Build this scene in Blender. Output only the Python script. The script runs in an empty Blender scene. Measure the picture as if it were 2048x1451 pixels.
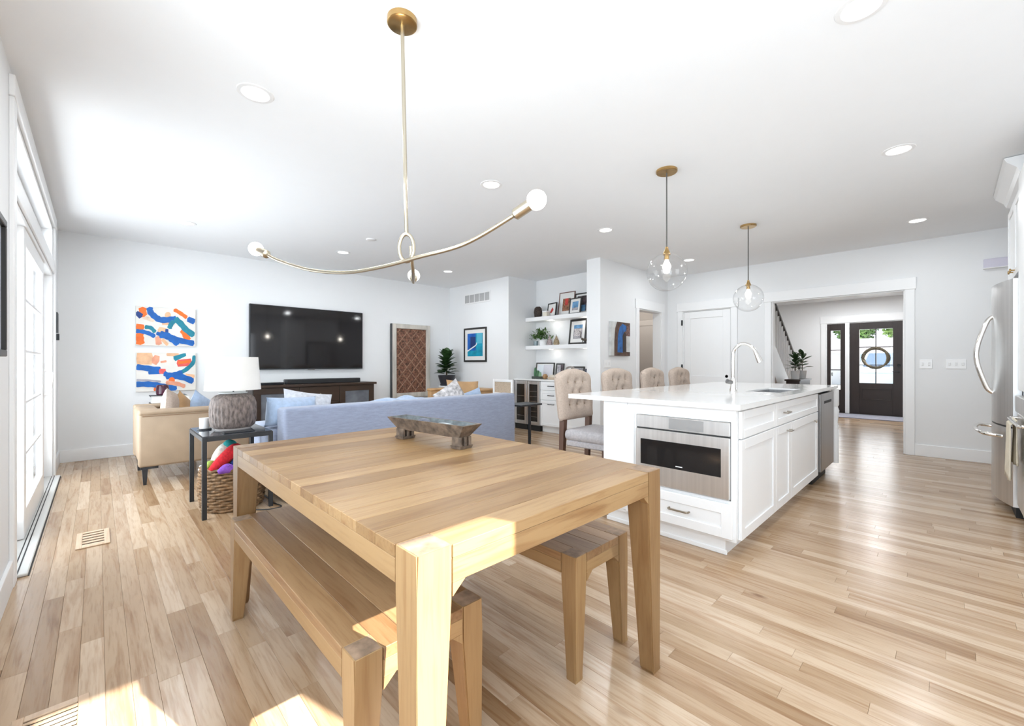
import bpy, bmesh, math, random
from mathutils import Vector, Matrix
random.seed(7)
S = bpy.context.scene
COL = S.collection
PI = math.pi
# ------------------------------------------------------------------ camera, sky, sun, exposure
CAMZ = 1.17
cam = bpy.data.cameras.new('camera'); camo = bpy.data.objects.new('camera', cam); COL.objects.link(camo)
cam.sensor_width = 36.0; cam.lens = 36.0*850/2048; cam.clip_start = 0.02; cam.clip_end = 200
YAW = math.radians(44.28)                       # camera heading: from +Y towards +X
camo.location = (0, 0, CAMZ); camo.rotation_euler = (PI/2, 0, -YAW)
S.camera = camo
S.view_settings.view_transform = 'Standard'; S.view_settings.look = 'None'
S.view_settings.gamma = 1.0; S.view_settings.exposure = -0.48
try: S.view_settings.use_curve_mapping = False
except Exception: pass
S.cycles.max_bounces = 10; S.cycles.diffuse_bounces = 6; S.cycles.transparent_max_bounces = 16
W = bpy.data.worlds.new('sky'); S.world = W; W.use_nodes = True
W.node_tree.nodes['Background'].inputs[0].default_value = (0.86, 0.93, 1.0, 1)
W.node_tree.nodes['Background'].inputs[1].default_value = 2.2
def lamp(kind, name, loc, energy, color=(1,1,1), direction=None, **kw):
    l = bpy.data.lights.new(name, kind); l.energy = energy; l.color = color
    for k, v in kw.items(): setattr(l, k, v)
    o = bpy.data.objects.new(name, l); COL.objects.link(o); o.location = loc
    if direction: o.rotation_euler = Vector(direction).to_track_quat('-Z', 'Y').to_euler()
    return o
lamp('SUN', 'sun', (4, -12, 8), 36.0, (1.0, .95, .87), (-.48, 1.6, -1), angle=math.radians(.55))
lamp('AREA', 'daylight_sliding_door', (-.62, 4.95, 1.3), 235, (.82, .92, 1.0), (1, 0, .12), shape='RECTANGLE', size=3.0, size_y=2.5)
lamp('AREA', 'daylight_dining_window', (1.05, -1.30, 1.1), 40, (.80, .91, 1.0), (0, 1, .25), shape='RECTANGLE', size=.5, size_y=1.7)
lamp('AREA', 'side_fill_light', (-.55, .6, 1.6), 110, (.78, .90, 1.0), (1, 0, .15), shape='RECTANGLE', size=2.4, size_y=1.4)  # added fill for the near end, through an unseen made-up opening
lamp('AREA', 'kitchen_fill_light', (3.1, -1.28, 1.6), 9, (.9, .95, 1.0), (0, 1, 0), shape='RECTANGLE', size=1.0, size_y=1.0)  # added fill for the kitchen side; its window is made up and unseen
lamp('AREA', 'daylight_front_door', (12.75, 1.3, 1.4), 40, (.95, .98, 1.0), (-1, 0, 0), shape='RECTANGLE', size=1.4, size_y=1.6)

# ------------------------------------------------------------------ materials
MATS = {}
def mat(name, col, rough=.5, metal=0., var=0., vscale=8., bump=0., bscale=60., emit=0., ecol=None, spec=.5, coat=0., stretch=(1,1,1), sheen=0.):
    if name in MATS: return MATS[name]
    m = bpy.data.materials.new(name); m.use_nodes = True; nt = m.node_tree; N = nt.nodes; L = nt.links
    b = N['Principled BSDF']; b.inputs['Base Color'].default_value = (*col, 1)
    b.inputs['Roughness'].default_value = rough; b.inputs['Metallic'].default_value = metal
    b.inputs['Specular IOR Level'].default_value = spec; b.inputs['Coat Weight'].default_value = coat
    b.inputs['Sheen Weight'].default_value = sheen
    tc = N.new('ShaderNodeTexCoord'); mp = N.new('ShaderNodeMapping'); mp.inputs['Scale'].default_value = stretch
    L.new(tc.outputs['Object'], mp.inputs['Vector'])
    if True:
        n = N.new('ShaderNodeTexNoise'); n.inputs['Scale'].default_value = vscale; n.inputs['Detail'].default_value = 4
        L.new(mp.outputs[0], n.inputs['Vector'])
        mx = N.new('ShaderNodeMix'); mx.data_type = 'RGBA'
        v = max(var, .004)
        mx.inputs[6].default_value = (*[max(0, c*(1-v)) for c in col], 1); mx.inputs[7].default_value = (*[min(1, c*(1+v)) for c in col], 1)
        mr = N.new('ShaderNodeMapRange'); mr.inputs[1].default_value = .3; mr.inputs[2].default_value = .7; L.new(n.outputs['Fac'], mr.inputs[0])
        L.new(mr.outputs[0], mx.inputs[0]); L.new(mx.outputs[2], b.inputs['Base Color'])
    if bump:
        n2 = N.new('ShaderNodeTexNoise'); n2.inputs['Scale'].default_value = bscale; n2.inputs['Detail'].default_value = 3
        L.new(mp.outputs[0], n2.inputs['Vector'])
        bp = N.new('ShaderNodeBump'); bp.inputs['Strength'].default_value = bump; bp.inputs['Distance'].default_value = .01
        L.new(n2.outputs['Fac'], bp.inputs['Height']); L.new(bp.outputs[0], b.inputs['Normal'])
    if emit:
        b.inputs['Emission Color'].default_value = (*(ecol or col), 1); b.inputs['Emission Strength'].default_value = emit
    MATS[name] = m; return m
def wood(name, pale, mid, dark, axis='Y', rough=.35, grain=1., spec=.5, knots=True):
    """plank wood: tone attribute shifts colour and grain per piece; grain runs along axis"""
    if name in MATS: return MATS[name]
    m = bpy.data.materials.new(name); m.use_nodes = True; nt = m.node_tree; N = nt.nodes; L = nt.links
    b = N['Principled BSDF']; b.inputs['Roughness'].default_value = rough; b.inputs['Specular IOR Level'].default_value = spec
    tc = N.new('ShaderNodeTexCoord'); at = N.new('ShaderNodeAttribute'); at.attribute_name = 'tone'
    off = N.new('ShaderNodeVectorMath'); off.operation = 'SCALE'; off.inputs[0].default_value = (37., 53., 29.)
    L.new(at.outputs['Fac'], off.inputs['Scale'])
    ad = N.new('ShaderNodeVectorMath'); L.new(tc.outputs['Object'], ad.inputs[0]); L.new(off.outputs[0], ad.inputs[1])
    def noise(sc, det, dist=0.):
        mp = N.new('ShaderNodeMapping')
        s = {'X': (.07, 1, 1), 'Y': (1, .07, 1), 'Z': (1, 1, .07)}[axis]
        mp.inputs['Scale'].default_value = s; L.new(ad.outputs[0], mp.inputs['Vector'])
        n = N.new('ShaderNodeTexNoise'); n.inputs['Scale'].default_value = sc; n.inputs['Detail'].default_value = det
        n.inputs['Distortion'].default_value = dist; L.new(mp.outputs[0], n.inputs['Vector']); return n
    n1 = noise(22, 5, 1.2); n2 = noise(110, 4, .3); n3 = noise(7, 3, .6)
    r = N.new('ShaderNodeValToRGB'); e = r.color_ramp.elements
    e[0].position = .0; e[0].color = (*pale, 1); e[1].position = 1.; e[1].color = (*dark, 1)
    x = r.color_ramp.elements.new(.5); x.color = (*mid, 1)
    L.new(at.outputs['Fac'], r.inputs[0])
    def mul(col_socket, fac_socket, lo, hi, amt, dk):
        mr = N.new('ShaderNodeMapRange'); mr.inputs[1].default_value = lo; mr.inputs[2].default_value = hi
        mr.inputs[3].default_value = 0; mr.inputs[4].default_value = amt; L.new(fac_socket, mr.inputs[0])
        mx = N.new('ShaderNodeMix'); mx.data_type = 'RGBA'; mx.blend_type = 'MULTIPLY'; L.new(mr.outputs[0], mx.inputs[0])
        L.new(col_socket, mx.inputs[6]); mx.inputs[7].default_value = (*dk, 1); return mx.outputs[2]
    c = mul(r.outputs[0], n1.outputs['Fac'], .48, .72, .75*grain, (.66, .52, .40))
    c = mul(c, n2.outputs['Fac'], .5, .75, .5*grain, (.62, .52, .44))
    c = mul(c, n3.outputs['Fac'], .55, .8, .55*grain, (.72, .62, .52))
    if knots:
        vo = N.new('ShaderNodeTexVoronoi'); vo.inputs['Scale'].default_value = 2.3
        mpk = N.new('ShaderNodeMapping'); mpk.inputs['Scale'].default_value = {'X': (.45, 1, 1), 'Y': (1, .45, 1), 'Z': (1, 1, .45)}[axis]
        L.new(ad.outputs[0], mpk.inputs[0]); L.new(mpk.outputs[0], vo.inputs['Vector'])
        mr = N.new('ShaderNodeMapRange'); mr.inputs[1].default_value = .05; mr.inputs[2].default_value = .012
        mr.inputs[3].default_value = 0; mr.inputs[4].default_value = .75; L.new(vo.outputs['Distance'], mr.inputs[0])
        mx = N.new('ShaderNodeMix'); mx.data_type = 'RGBA'; mx.blend_type = 'MULTIPLY'; L.new(mr.outputs[0], mx.inputs[0])
        L.new(c, mx.inputs[6]); mx.inputs[7].default_value = (.35, .22, .14, 1); c = mx.outputs[2]
    L.new(c, b.inputs['Base Color'])
    bp = N.new('ShaderNodeBump'); bp.inputs['Strength'].default_value = .08; bp.inputs['Distance'].default_value = .004
    L.new(n2.outputs['Fac'], bp.inputs['Height']); L.new(bp.outputs[0], b.inputs['Normal'])
    MATS[name] = m; return m
def glass(name, tint=(1,1,1), refl=.06):
    if name in MATS: return MATS[name]
    m = bpy.data.materials.new(name); m.use_nodes = True; nt = m.node_tree; N = nt.nodes; L = nt.links
    N.remove(N['Principled BSDF']); o = N['Material Output']
    t = N.new('ShaderNodeBsdfTransparent'); t.inputs[0].default_value = (*tint, 1)
    g = N.new('ShaderNodeBsdfGlossy'); g.inputs['Roughness'].default_value = .02
    lw = N.new('ShaderNodeLayerWeight'); pw = N.new('ShaderNodeMath'); pw.operation = 'POWER'; pw.inputs[1].default_value = 3.5; L.new(lw.outputs['Facing'], pw.inputs[0])
    f = N.new('ShaderNodeMapRange'); f.inputs[3].default_value = refl*.6; f.inputs[4].default_value = .75; L.new(pw.outputs[0], f.inputs[0])
    mx = N.new('ShaderNodeMixShader'); L.new(f.outputs[0], mx.inputs[0]); L.new(t.outputs[0], mx.inputs[1]); L.new(g.outputs[0], mx.inputs[2])
    L.new(mx.outputs[0], o.inputs[0]); MATS[name] = m; return m

M_wall = mat('wall_paint', (.79, .798, .805), .75, bump=.03, bscale=220)
M_ceil = mat('ceiling_paint', (.84, .855, .87), .85, bump=.03, bscale=200)
M_trim = mat('trim_paint', (.84, .845, .85), .4)
M_cab = mat('cabinet_paint', (.86, .865, .87), .35)
M_white = mat('white_plastic', (.85, .85, .85), .3)
M_quartz = mat('white_quartz', (.83, .83, .82), .12, var=.03, vscale=3, coat=.3)
M_steel = mat('brushed_steel', (.74, .735, .73), .36, 1., var=.08, vscale=40, stretch=(1, 1, .02))
M_steel_d = mat('dark_steel', (.33, .325, .325), .3, 1., var=.08, vscale=40, stretch=(1, 1, .02))
M_chrome = mat('polished_nickel', (.86, .84, .81), .1, 1.)
M_black = mat('black_metal', (.022, .024, .028), .38, 0., var=.2)
M_blackgl = mat('black_gloss', (.012, .012, .013), .09)
M_brass = mat('aged_brass', (.50, .33, .14), .28, 1., var=.15, vscale=14)
M_brass_p = mat('champagne_brass', (.50, .445, .35), .33, 1.)
M_bronze = mat('bronze_pull', (.30, .25, .19), .35, 1.)
M_dark = mat('dark_void', (.01, .01, .01), .6)
M_glass = glass('clear_glass'); M_glass2 = glass('smoked_glass', (.35, .38, .40))
M_floor = wood('oak_floor', (.57, .435, .308), (.455, .318, .20), (.325, .202, .108), 'Y', .24, 1.05)
M_tabX = wood('teak_boards_across', (.39, .248, .118), (.31, .188, .084), (.22, .123, .05), 'X', .38, 1.25)
M_tabZ = wood('teak_upright', (.39, .248, .118), (.31, .188, .084), (.22, .123, .05), 'Z', .4, .7, knots=False)
M_tabY = wood('teak_boards_along', (.36, .22, .11), (.29, .17, .08), (.22, .125, .06), 'Y', .38, 1.2)
M_espresso = wood('espresso_wood', (.045, .026, .016), (.036, .02, .012), (.028, .016, .01), 'X', .35, .5, knots=False)
M_walnut = wood('walnut_leg', (.11, .052, .03), (.09, .042, .025), (.07, .034, .02), 'Z', .4, .6, knots=False)
M_door_dk = wood('dark_stained_door', (.030, .019, .017), (.027, .017, .015), (.022, .014, .012), 'Z', .35, .5, knots=False)
M_sofa = mat('blue_grey_fabric', (.27, .31, .42), .9, var=.10, vscale=70, bump=.25, bscale=300, stretch=(.25, .25, 1.4), sheen=.3)
M_sofa_l = mat('light_blue_fabric', (.36, .46, .62), .9, var=.1, vscale=30, bump=.15, bscale=200, sheen=.3)
M_linen = mat('beige_linen', (.48, .39, .325), .92, var=.10, vscale=70, bump=.25, bscale=260)
M_linen_g = mat('grey_linen', (.42, .40, .41), .92, var=.14, vscale=60, bump=.2, bscale=260)
M_leather = mat('tan_leather', (.33, .24, .16), .55, var=.10, vscale=5, bump=.06, bscale=120)
M_leather_o = mat('caramel_leather', (.50, .30, .14), .5, var=.15, vscale=7, bump=.06, bscale=120)

# ------------------------------------------------------------------ mesh helpers
class MB:
    def __init__(self): self.bm = bmesh.new(); self.tl = None
    def box(self, x0, x1, y0, y1, z0, z1, bev=0., seg=1, tone=None):
        r = bmesh.ops.create_cube(self.bm, size=1)
        vs = r['verts']
        for v in vs: v.co = Vector(((x0+x1)/2+v.co.x*(x1-x0), (y0+y1)/2+v.co.y*(y1-y0), (z0+z1)/2+v.co.z*(z1-z0)))
        if bev: bmesh.ops.bevel(self.bm, geom=list({e for v in vs for e in v.link_edges}), offset=bev, segments=seg, profile=.5, affect='EDGES')
        return self
    def hexa(self, pts):                       # 8 points: bottom 4 ccw, top 4 ccw
        v = [self.bm.verts.new(p) for p in pts]
        for f in ((3,2,1,0), (4,5,6,7), (0,1,5,4), (1,2,6,5), (2,3,7,6), (3,0,4,7)): self.bm.faces.new([v[i] for i in f])
        return self
    def tube(self, pts, r, n=10, cap=True, closed=False):
        pts = [Vector(p) for p in pts]; K = len(pts); rad = r if isinstance(r, (list, tuple)) else [r]*K
        rings = []; up = None
        for i, p in enumerate(pts):
            a = pts[(i-1) % K] if (i > 0 or closed) else pts[i]; b = pts[(i+1) % K] if (i < K-1 or closed) else pts[i]
            t = (b-a).normalized() if (b-a).length > 1e-9 else Vector((0,0,1))
            if up is None:
                up = Vector((0,0,1)) if abs(t.z) < .9 else Vector((1,0,0))
            s = t.cross(up)
            if s.length < 1e-6: s = t.cross(Vector((1,0,.3)))
            s.normalize(); up = s.cross(t).normalized()
            rings.append([self.bm.verts.new(p + (s*math.cos(2*PI*k/n)+up*math.sin(2*PI*k/n))*rad[i]) for k in range(n)])
        for i in range(K if closed else K-1):
            A, B = rings[i], rings[(i+1) % K]
            for k in range(n): self.bm.faces.new((A[k], A[(k+1) % n], B[(k+1) % n], B[k]))
        if cap and not closed:
            self.bm.faces.new(rings[0][::-1]); self.bm.faces.new(rings[-1])
        return self
    def lathe(self, prof, c=(0,0,0), n=24, sx=1., sy=1., axis='Z'):
        c = Vector(c); rings = []
        def P(x, y, z): return c+Vector((x, y, z)) if axis == 'Z' else (c+Vector((z, x, y)) if axis == 'X' else c+Vector((x, z, y)))
        for (r, z) in prof:
            if r < 1e-6: rings.append([self.bm.verts.new(P(0, 0, z))])
            else: rings.append([self.bm.verts.new(P(r*sx*math.cos(2*PI*k/n), r*sy*math.sin(2*PI*k/n), z)) for k in range(n)])
        for A, B in zip(rings, rings[1:]):
            for k in range(n):
                a = [A[k % len(A)], A[(k+1) % len(A)]] if len(A) > 1 else [A[0]]
                b = [B[(k+1) % len(B)], B[k % len(B)]] if len(B) > 1 else [B[0]]
                if len(a)+len(b) > 2: self.bm.faces.new(a+b)
        return self
    def sphere(self, c, r, n=14, sc=(1,1,1)):
        pr = [(math.sin(PI*i/n)*1., -math.cos(PI*i/n)) for i in range(n+1)]
        c = Vector(c); b0 = len(self.bm.verts)
        self.lathe([(p[0] if 0 < i < n else 0, p[1]) for i, p in enumerate(pr)], (0,0,0), n+4)
        self.bm.verts.ensure_lookup_table()
        for v in self.bm.verts[b0:]: v.co = Vector((v.co.x*r*sc[0], v.co.y*r*sc[1], v.co.z*r*sc[2]))+c
        return self
    def poly(self, pts, n=None, th=0.):        # flat polygon, optionally extruded along vector n*th
        a = [self.bm.verts.new(p) for p in pts]; self.bm.faces.new(a)
        if th:
            d = Vector(n)*th; b = [self.bm.verts.new(Vector(p)+d) for p in pts]; self.bm.faces.new(b[::-1])
            for i in range(len(a)): self.bm.faces.new((a[i], b[i], b[(i+1) % len(a)], a[(i+1) % len(a)]))
        return self
    def grid(self, f, nu, nv):
        V = [[self.bm.verts.new(f(u/nu, v/nv)) for u in range(nu+1)] for v in range(nv+1)]
        for v in range(nv):
            for u in range(nu): self.bm.faces.new((V[v][u], V[v][u+1], V[v+1][u+1], V[v+1][u]))
        return self
    def merge(self, d=1e-5): bmesh.ops.remove_doubles(self.bm, verts=self.bm.verts, dist=d); return self
    def build(self, name, m, parent=None, smooth=False, tone=None, off=None, kind=None, label=None):
        if off is None: off = ORG.get(parent.name, (0,0,0)) if parent is not None else (0,0,0)
        if any(off): bmesh.ops.translate(self.bm, verts=self.bm.verts, vec=-Vector(off))
        bmesh.ops.recalc_face_normals(self.bm, faces=self.bm.faces)
        me = bpy.data.meshes.new(name); self.bm.to_mesh(me); self.bm.free(); me.materials.append(m)
        if smooth:
            me.polygons.foreach_set('use_smooth', [True]*len(me.polygons))
            try: me.set_sharp_from_angle(angle=math.radians(40))
            except Exception: pass
        if tone is None: tone = random.random()
        a = me.attributes.new('tone', 'FLOAT', 'POINT'); a.data.foreach_set('value', [tone]*len(me.vertices))
        o = bpy.data.objects.new(name, me); COL.objects.link(o)
        if parent is not None: o.parent = parent; ORG[o.name] = off
        if kind: o['kind'] = kind
        if label: o['label'] = label
        return o
ORG = {}
def tag(o, label, cat, group=None):
    o['label'] = label; o['category'] = cat
    if group: o['group'] = group
    return o
def thing(name, label, cat, loc=(0,0,0), rz=0., group=None, world=True):
    """Empty at the thing's base; with world=True parts are written in world coordinates"""
    o = bpy.data.objects.new(name, None); COL.objects.link(o); o.location = loc; o.rotation_euler = (0, 0, rz); o.empty_display_size = .1
    tag(o, label, cat, group)
    ORG[o.name] = tuple(loc) if world else (0,0,0)
    return o
def struct(o): o['kind'] = 'structure'; return o
def B(x0, x1, y0, y1, z0, z1, bev=0., seg=1): return MB().box(x0, x1, y0, y1, z0, z1, bev, seg)
def part(par, name, m, x0, x1, y0, y1, z0, z1, bev=.002, seg=1, smooth=False, **k): return B(x0, x1, y0, y1, z0, z1, bev, seg).build(name, m, par, smooth, **k)
def copy_tree(o, parent=None):
    c = o.copy(); COL.objects.link(c); c.parent = parent
    for ch in list(o.children): copy_tree(ch, c)
    return c
def spline(P, k=6):
    P = [Vector(p) for p in P]; out = []
    for i in range(len(P)-1):
        a, b, c, d = P[max(i-1, 0)], P[i], P[i+1], P[min(i+2, len(P)-1)]
        for j in range(k):
            t = j/k; out.append(.5*((2*b)+(c-a)*t+(2*a-5*b+4*c-d)*t*t+(3*b-a-3*c+d)*t**3))
    return out+[P[-1]]
fwv = Vector((math.sin(YAW), math.cos(YAW), 0)); rtv = Vector((math.cos(YAW), -math.sin(YAW), 0))
# ------------------------------------------------------------------ room shell
XL, XR, YT, CE = -.33, 7.43, 7.25, 2.72        # left wall, right wall, far wall, ceiling height
YK = -1.05                                     # kitchen and window wall behind the viewer
XV, YP = 5.25, 3.56                            # vent wall, partition wall
XF = 12.4                                      # front-door wall
# floor slab with boards
fl = struct(B(XL-.2, XF+.1, YK-.1, YT+.1, -.06, -.014).build('floor', mat('floor_joint', (.22, .15, .09), .8)))
fl['label'] = 'natural oak strip floor running away from the window wall'
boards = []
bw = .07; x = XL
while x < XF:
    if x < XR: y, yend = YK, YT
    else: y, yend = -.4, 5.2
    y -= random.random()*1.2
    while y < yend:
        l = random.choice((.45, .6, .75, .9, 1.1, 1.3, 1.55)); y0, y1 = max(y, YK if x < XR else -.4), min(y+l, yend)
        if y1-y0 > .03: boards.append((x, y0, y1))
        y += l
    x += bw
def parea(b):
    pts = []
    for (px, py) in ((b[0], b[1]), (b[0]+bw, b[1]), (b[0]+bw, b[2]), (b[0], b[2])):
        v = Vector((px, py, 0)); D = v.dot(fwv)
        if D < .35: D = .35
        pts.append((min(max(1024+850*v.dot(rtv)/D, 0), 2048), min(max(726+850*CAMZ/D, 0), 1451)))
    return abs(sum(pts[i][0]*pts[(i+1) % 4][1]-pts[(i+1) % 4][0]*pts[i][1] for i in range(4)))/2
boards.sort(key=parea, reverse=True)
def toneof(): return min(1, max(0, random.gauss(.42, .27)))
for b in boards[:300]:
    B(b[0]+.0003, b[0]+bw-.0003, b[1]+.0003, b[2]-.0003, -.013, 0, .0006).build('floor_board', M_floor, fl, tone=toneof())
bm = bmesh.new(); tl = bm.verts.layers.float.new('tone')
for b in boards[300:]:
    t = toneof(); x0, x1, y0, y1 = b[0]+.0006, b[0]+bw-.0006, b[1]+.0006, b[2]-.0006
    vs = [bm.verts.new(p) for p in ((x0,y0,0), (x1,y0,0), (x1,y1,0), (x0,y1,0), (x0,y0,-.013), (x1,y0,-.013), (x1,y1,-.013), (x0,y1,-.013))]
    for v in vs: v[tl] = t
    for f in ((0,1,2,3), (0,4,5,1), (1,5,6,2), (2,6,7,3), (3,7,4,0)): bm.faces.new([vs[i] for i in f])
me = bpy.data.meshes.new('far_floor_boards'); bm.to_mesh(me); bm.free(); me.materials.append(M_floor)
o = bpy.data.objects.new('far_floor_boards', me); COL.objects.link(o); o.parent = fl; o['kind'] = 'stuff'

struct(B(XL-.2, XR+.12, YK-.03, YT+.1, CE, CE+.1).build('ceiling', M_ceil))
struct(B(XR+.12, XF+.1, -.5, 5.3, 2.63, 2.73).build('ceiling_foyer', M_ceil))
def holed(name, axis, c0, c1, a0, a1, holes, z0=0, z1=CE, m=M_wall):
    """wall slab between c0..c1 on the given axis, spanning a0..a1, with rectangular holes (a, b, zlo, zhi)"""
    mb = MB(); cuts = sorted({a0, a1, *[h[0] for h in holes], *[h[1] for h in holes]})
    for p, q in zip(cuts, cuts[1:]):
        mid = (p+q)/2; zs = sorted([(h[2], h[3]) for h in holes if h[0] < mid < h[1]]); z = z0; segs = []
        for lo, hi in zs:
            if lo > z: segs.append((z, lo))
            z = max(z, hi)
        if z < z1: segs.append((z, z1))
        for lo, hi in segs:
            if axis == 'X': mb.box(c0, c1, p, q, lo, hi)
            else: mb.box(p, q, c0, c1, lo, hi)
    return struct(mb.build(name, m))
DY0, DY1, DZ, TZ0, TZ1 = 3.5, 6.42, 2.09, 2.21, 2.56
holed('wall_left', 'X', XL-.16, XL, YK, YT+.1, [(-.6, 1.8, .9, 2.3), (DY0, DY1, 0, DZ), (DY0, DY1, TZ0, TZ1)])  # nearest opening is made up, unseen, to admit the side fill
holed('wall_back', 'Y', YT, YT+.1, XL-.16, XV+.9, [])
holed('wall_vent', 'X', XV, XV+.1, 5.47, YT, [])
holed('wall_niche_side', 'Y', 5.47, 5.57, XV+.1, 6.1, [])
holed('wall_niche', 'X', 5.98, 6.08, 3.80, 5.47, [])
holed('wall_partition_end', 'Y', YP+.15, 3.80, XV+.03, 5.98, [])
holed('wall_partition', 'Y', YP, YP+.15, XV+.03, XR+.9, [(6.384, 7.172, 0, 2.068)])
holed('wall_right', 'X', XR, XR+.12, -1.05, YP, [(2.472, 3.28, 0, 2.08), (.384, 1.896, 0, 2.109)])
holed('wall_kitchen', 'Y', YK-.03, YK, XL-.16, XR, [(.79, 1.312, .2, 1.97), (2.6, 3.6, 1.1, 2.1)])  # second opening is made up, unseen, to admit the kitchen fill
struct(B(2.1, 8.2, -4.3, YK-.04, CE+.02, CE+.12).build('sun_block_slab', M_trim))  # unseen slab added to keep direct sun out of the kitchen opening
holed('wall_front', 'X', XF, XF+.12, -.5, 5.2, [(.66, 1.58, 0, 2.10), (1.66, 2.02, 0, 2.10)], m=M_wall)
holed('wall_foyer_side', 'Y', 3.35, 3.47, XR+.12, XF, [], m=M_wall)
holed('wall_foyer_near', 'Y', -.42, -.3, XR+.12, XF, [])
holed('wall_hall', 'X', 8.25, 8.37, 3.71, 5.3, [], m=mat('hall_shade_paint', (.45, .42, .39), .8))  # shade of the unlit hall is put into this darker wall colour
holed('wall_hall_back', 'Y', 5.2, 5.32, 6.08, 8.25, [], m=MATS['hall_shade_paint'])
struct(B(6.08, 8.4, YP+.15, 5.3, 2.5, 2.56).build('ceiling_hall', MATS['hall_shade_paint']))
# baseboards
def base(name, *b): return struct(B(*b, 0, .145, .003).build(name, M_trim))
base('baseboard_back', XL, XV, YT-.016, YT)
base('baseboard_left', XL, XL+.016, YK, DY0-.1); base('baseboard_left_far', XL, XL+.016, DY1+.11, YT-.016)
base('baseboard_vent', XV-.016, XV, 5.47, YT-.016)
base('baseboard_right', XR-.016, XR, -1.0, .384-.09); base('baseboard_right_mid', XR-.016, XR, 1.896+.09, 2.472-.09)
base('baseboard_partition', XV+.03, 6.29, YP-.016, YP); base('baseboard_partition_end', XV+.014, XV+.03, YP-.016, 3.8)
base('baseboard_foyer', XF-.016, XF, 2.14, 3.35)
# casings
TN = [0]
def trim(*bx, bev=.003):
    TN[0] += 1; return struct(B(*bx, bev).build('trim_%d' % TN[0], M_trim))
def casing_x(x, s, y0, y1, zt, w=.092, hd=.15, d=.02, jd=.12):     # opening in an X=const wall; s = side the casing faces
    a, b = sorted((x, x+s*d))
    trim(a, b, y0-w, y0, 0, zt); trim(a, b, y1, y1+w, 0, zt); trim(a-(.006 if s < 0 else 0), b+(.006 if s > 0 else 0), y0-w-.012, y1+w+.012, zt, zt+hd)
    j0, j1 = sorted((x, x-s*jd)); trim(j0, j1, y0, y0+.016, 0, zt); trim(j0, j1, y1-.016, y1, 0, zt); trim(j0, j1, y0+.016, y1-.016, zt-.016, zt)
casing_x(XR, -1, .384, 1.896, 2.109); casing_x(XR, -1, 2.472, 3.28, 2.08)
a = YP
for (u0, u1, v0, v1) in ((6.29, 6.384, 0, 2.068), (7.172, 7.264, 0, 2.068), (6.27, 7.28, 2.068, 2.22)): trim(u0, u1, YP-.02, YP, v0, v1)
trim(6.384, 6.40, YP, YP+.15, 0, 2.068); trim(7.156, 7.172, YP, YP+.15, 0, 2.068); trim(6.40, 7.156, YP, YP+.15, 2.052, 2.068)
casing_x(XF, -1, .66, 2.02, 2.10, w=.1, hd=.17)
trim(XF-.02, XF+.12, 1.58, 1.66, 0, 2.10)
# sliding door opening on the left wall
trim(XL, XL+.02, DY0-.1, DY0, 0, TZ1); trim(XL, XL+.02, DY1, DY1+.1, 0, TZ1); trim(XL, XL+.024, DY0-.11, DY1+.11, TZ1, TZ1+.11)
trim(XL, XL+.014, DY0, DY1, DZ, TZ0)
trim(XL-.16, XL, DY0, DY0+.03, 0, DZ); trim(XL-.16, XL, DY1-.03, DY1, 0, DZ); trim(XL-.16, XL, DY0+.03, DY1-.03, DZ-.03, DZ)
trim(XL-.16, XL, DY0, DY0+.025, TZ0, TZ1); trim(XL-.16, XL, DY1-.025, DY1, TZ0, TZ1); trim(XL-.16, XL, DY0+.025, DY1-.025, TZ1-.025, TZ1); trim(XL-.16, XL, DY0+.025, DY1-.025, TZ0, TZ0+.025)
sill = struct(B(XL-.16, XL+.055, DY0+.03, DY1-.03, .001, .018, .004).build('door_threshold', mat('threshold_paint', (.66, .66, .64), .5)))
B(XL-.006, XL-.001, DY0+.04, DY1-.04, .018, .0195).build('track_groove', M_dark, sill); B(XL-.062, XL-.054, DY0+.04, DY1-.04, .018, .0195).build('track_groove', M_dark, sill)
B(XL+.0555, XL+.061, DY0+.03, DY1-.03, .0006, .004).build('front_shadow_line', M_dark, sill)  # dark strip painted in as the shadow line along the threshold edge
B(XL+.012, XL+.018, DY0+.04, DY1-.04, .018, .0195).build('track_groove', M_dark, sill)
def lite_panel(name, x0, x1, y0, y1, z0, z1, st=.09, rails=4, cols=1, handle=None):
    d = struct(MB().box(x0, x1, y0, y0+st, z0, z1, .003).box(x0, x1, y1-st, y1, z0, z1, .003).box(x0, x1, y0+st, y1-st, z1-st, z1, .003).box(x0, x1, y0+st, y1-st, z0, z0+st*1.6, .003).build(name, M_white))
    xm = (x0+x1)/2; a0, a1, b0, b1 = y0+st, y1-st, z0+st*1.6, z1-st
    rows = rails+1
    for r in range(rows):
        for c in range(cols+1):
            p = B(xm-.003, xm+.003, a0+(a1-a0)*c/(cols+1)+.008, a0+(a1-a0)*(c+1)/(cols+1)-.008, b0+(b1-b0)*r/rows+.008, b0+(b1-b0)*(r+1)/rows-.008).build('pane', M_glass, d)
    for r in range(1, rows): z = b0+(b1-b0)*r/rows; B(xm-.012, xm+.012, a0, a1, z-.009, z+.009, .002).build('muntin', M_white, d)
    for c in range(1, cols+1): y = a0+(a1-a0)*c/(cols+1); B(xm-.011, xm+.011, y-.009, y+.009, b0, b1, .002).build('muntin', M_white, d)
    if handle:
        y = handle
        for s, xx in ((1, x1), (-1, x0)):
            MB().tube(spline([(xx, y, 1.10), (xx+s*.035, y, 1.10), (xx+s*.055, y-.004, 1.06), (xx+s*.045, y, .98), (xx+s*.035, y, .90), (xx, y, .89)], 5), .011, 8).build('door_handle', M_white, d, True)
            B(min(xx, xx+s*.006), max(xx, xx+s*.006), y-.02, y+.02, .86, 1.17, .003).build('handle_plate', M_white, d)
    return d
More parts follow.
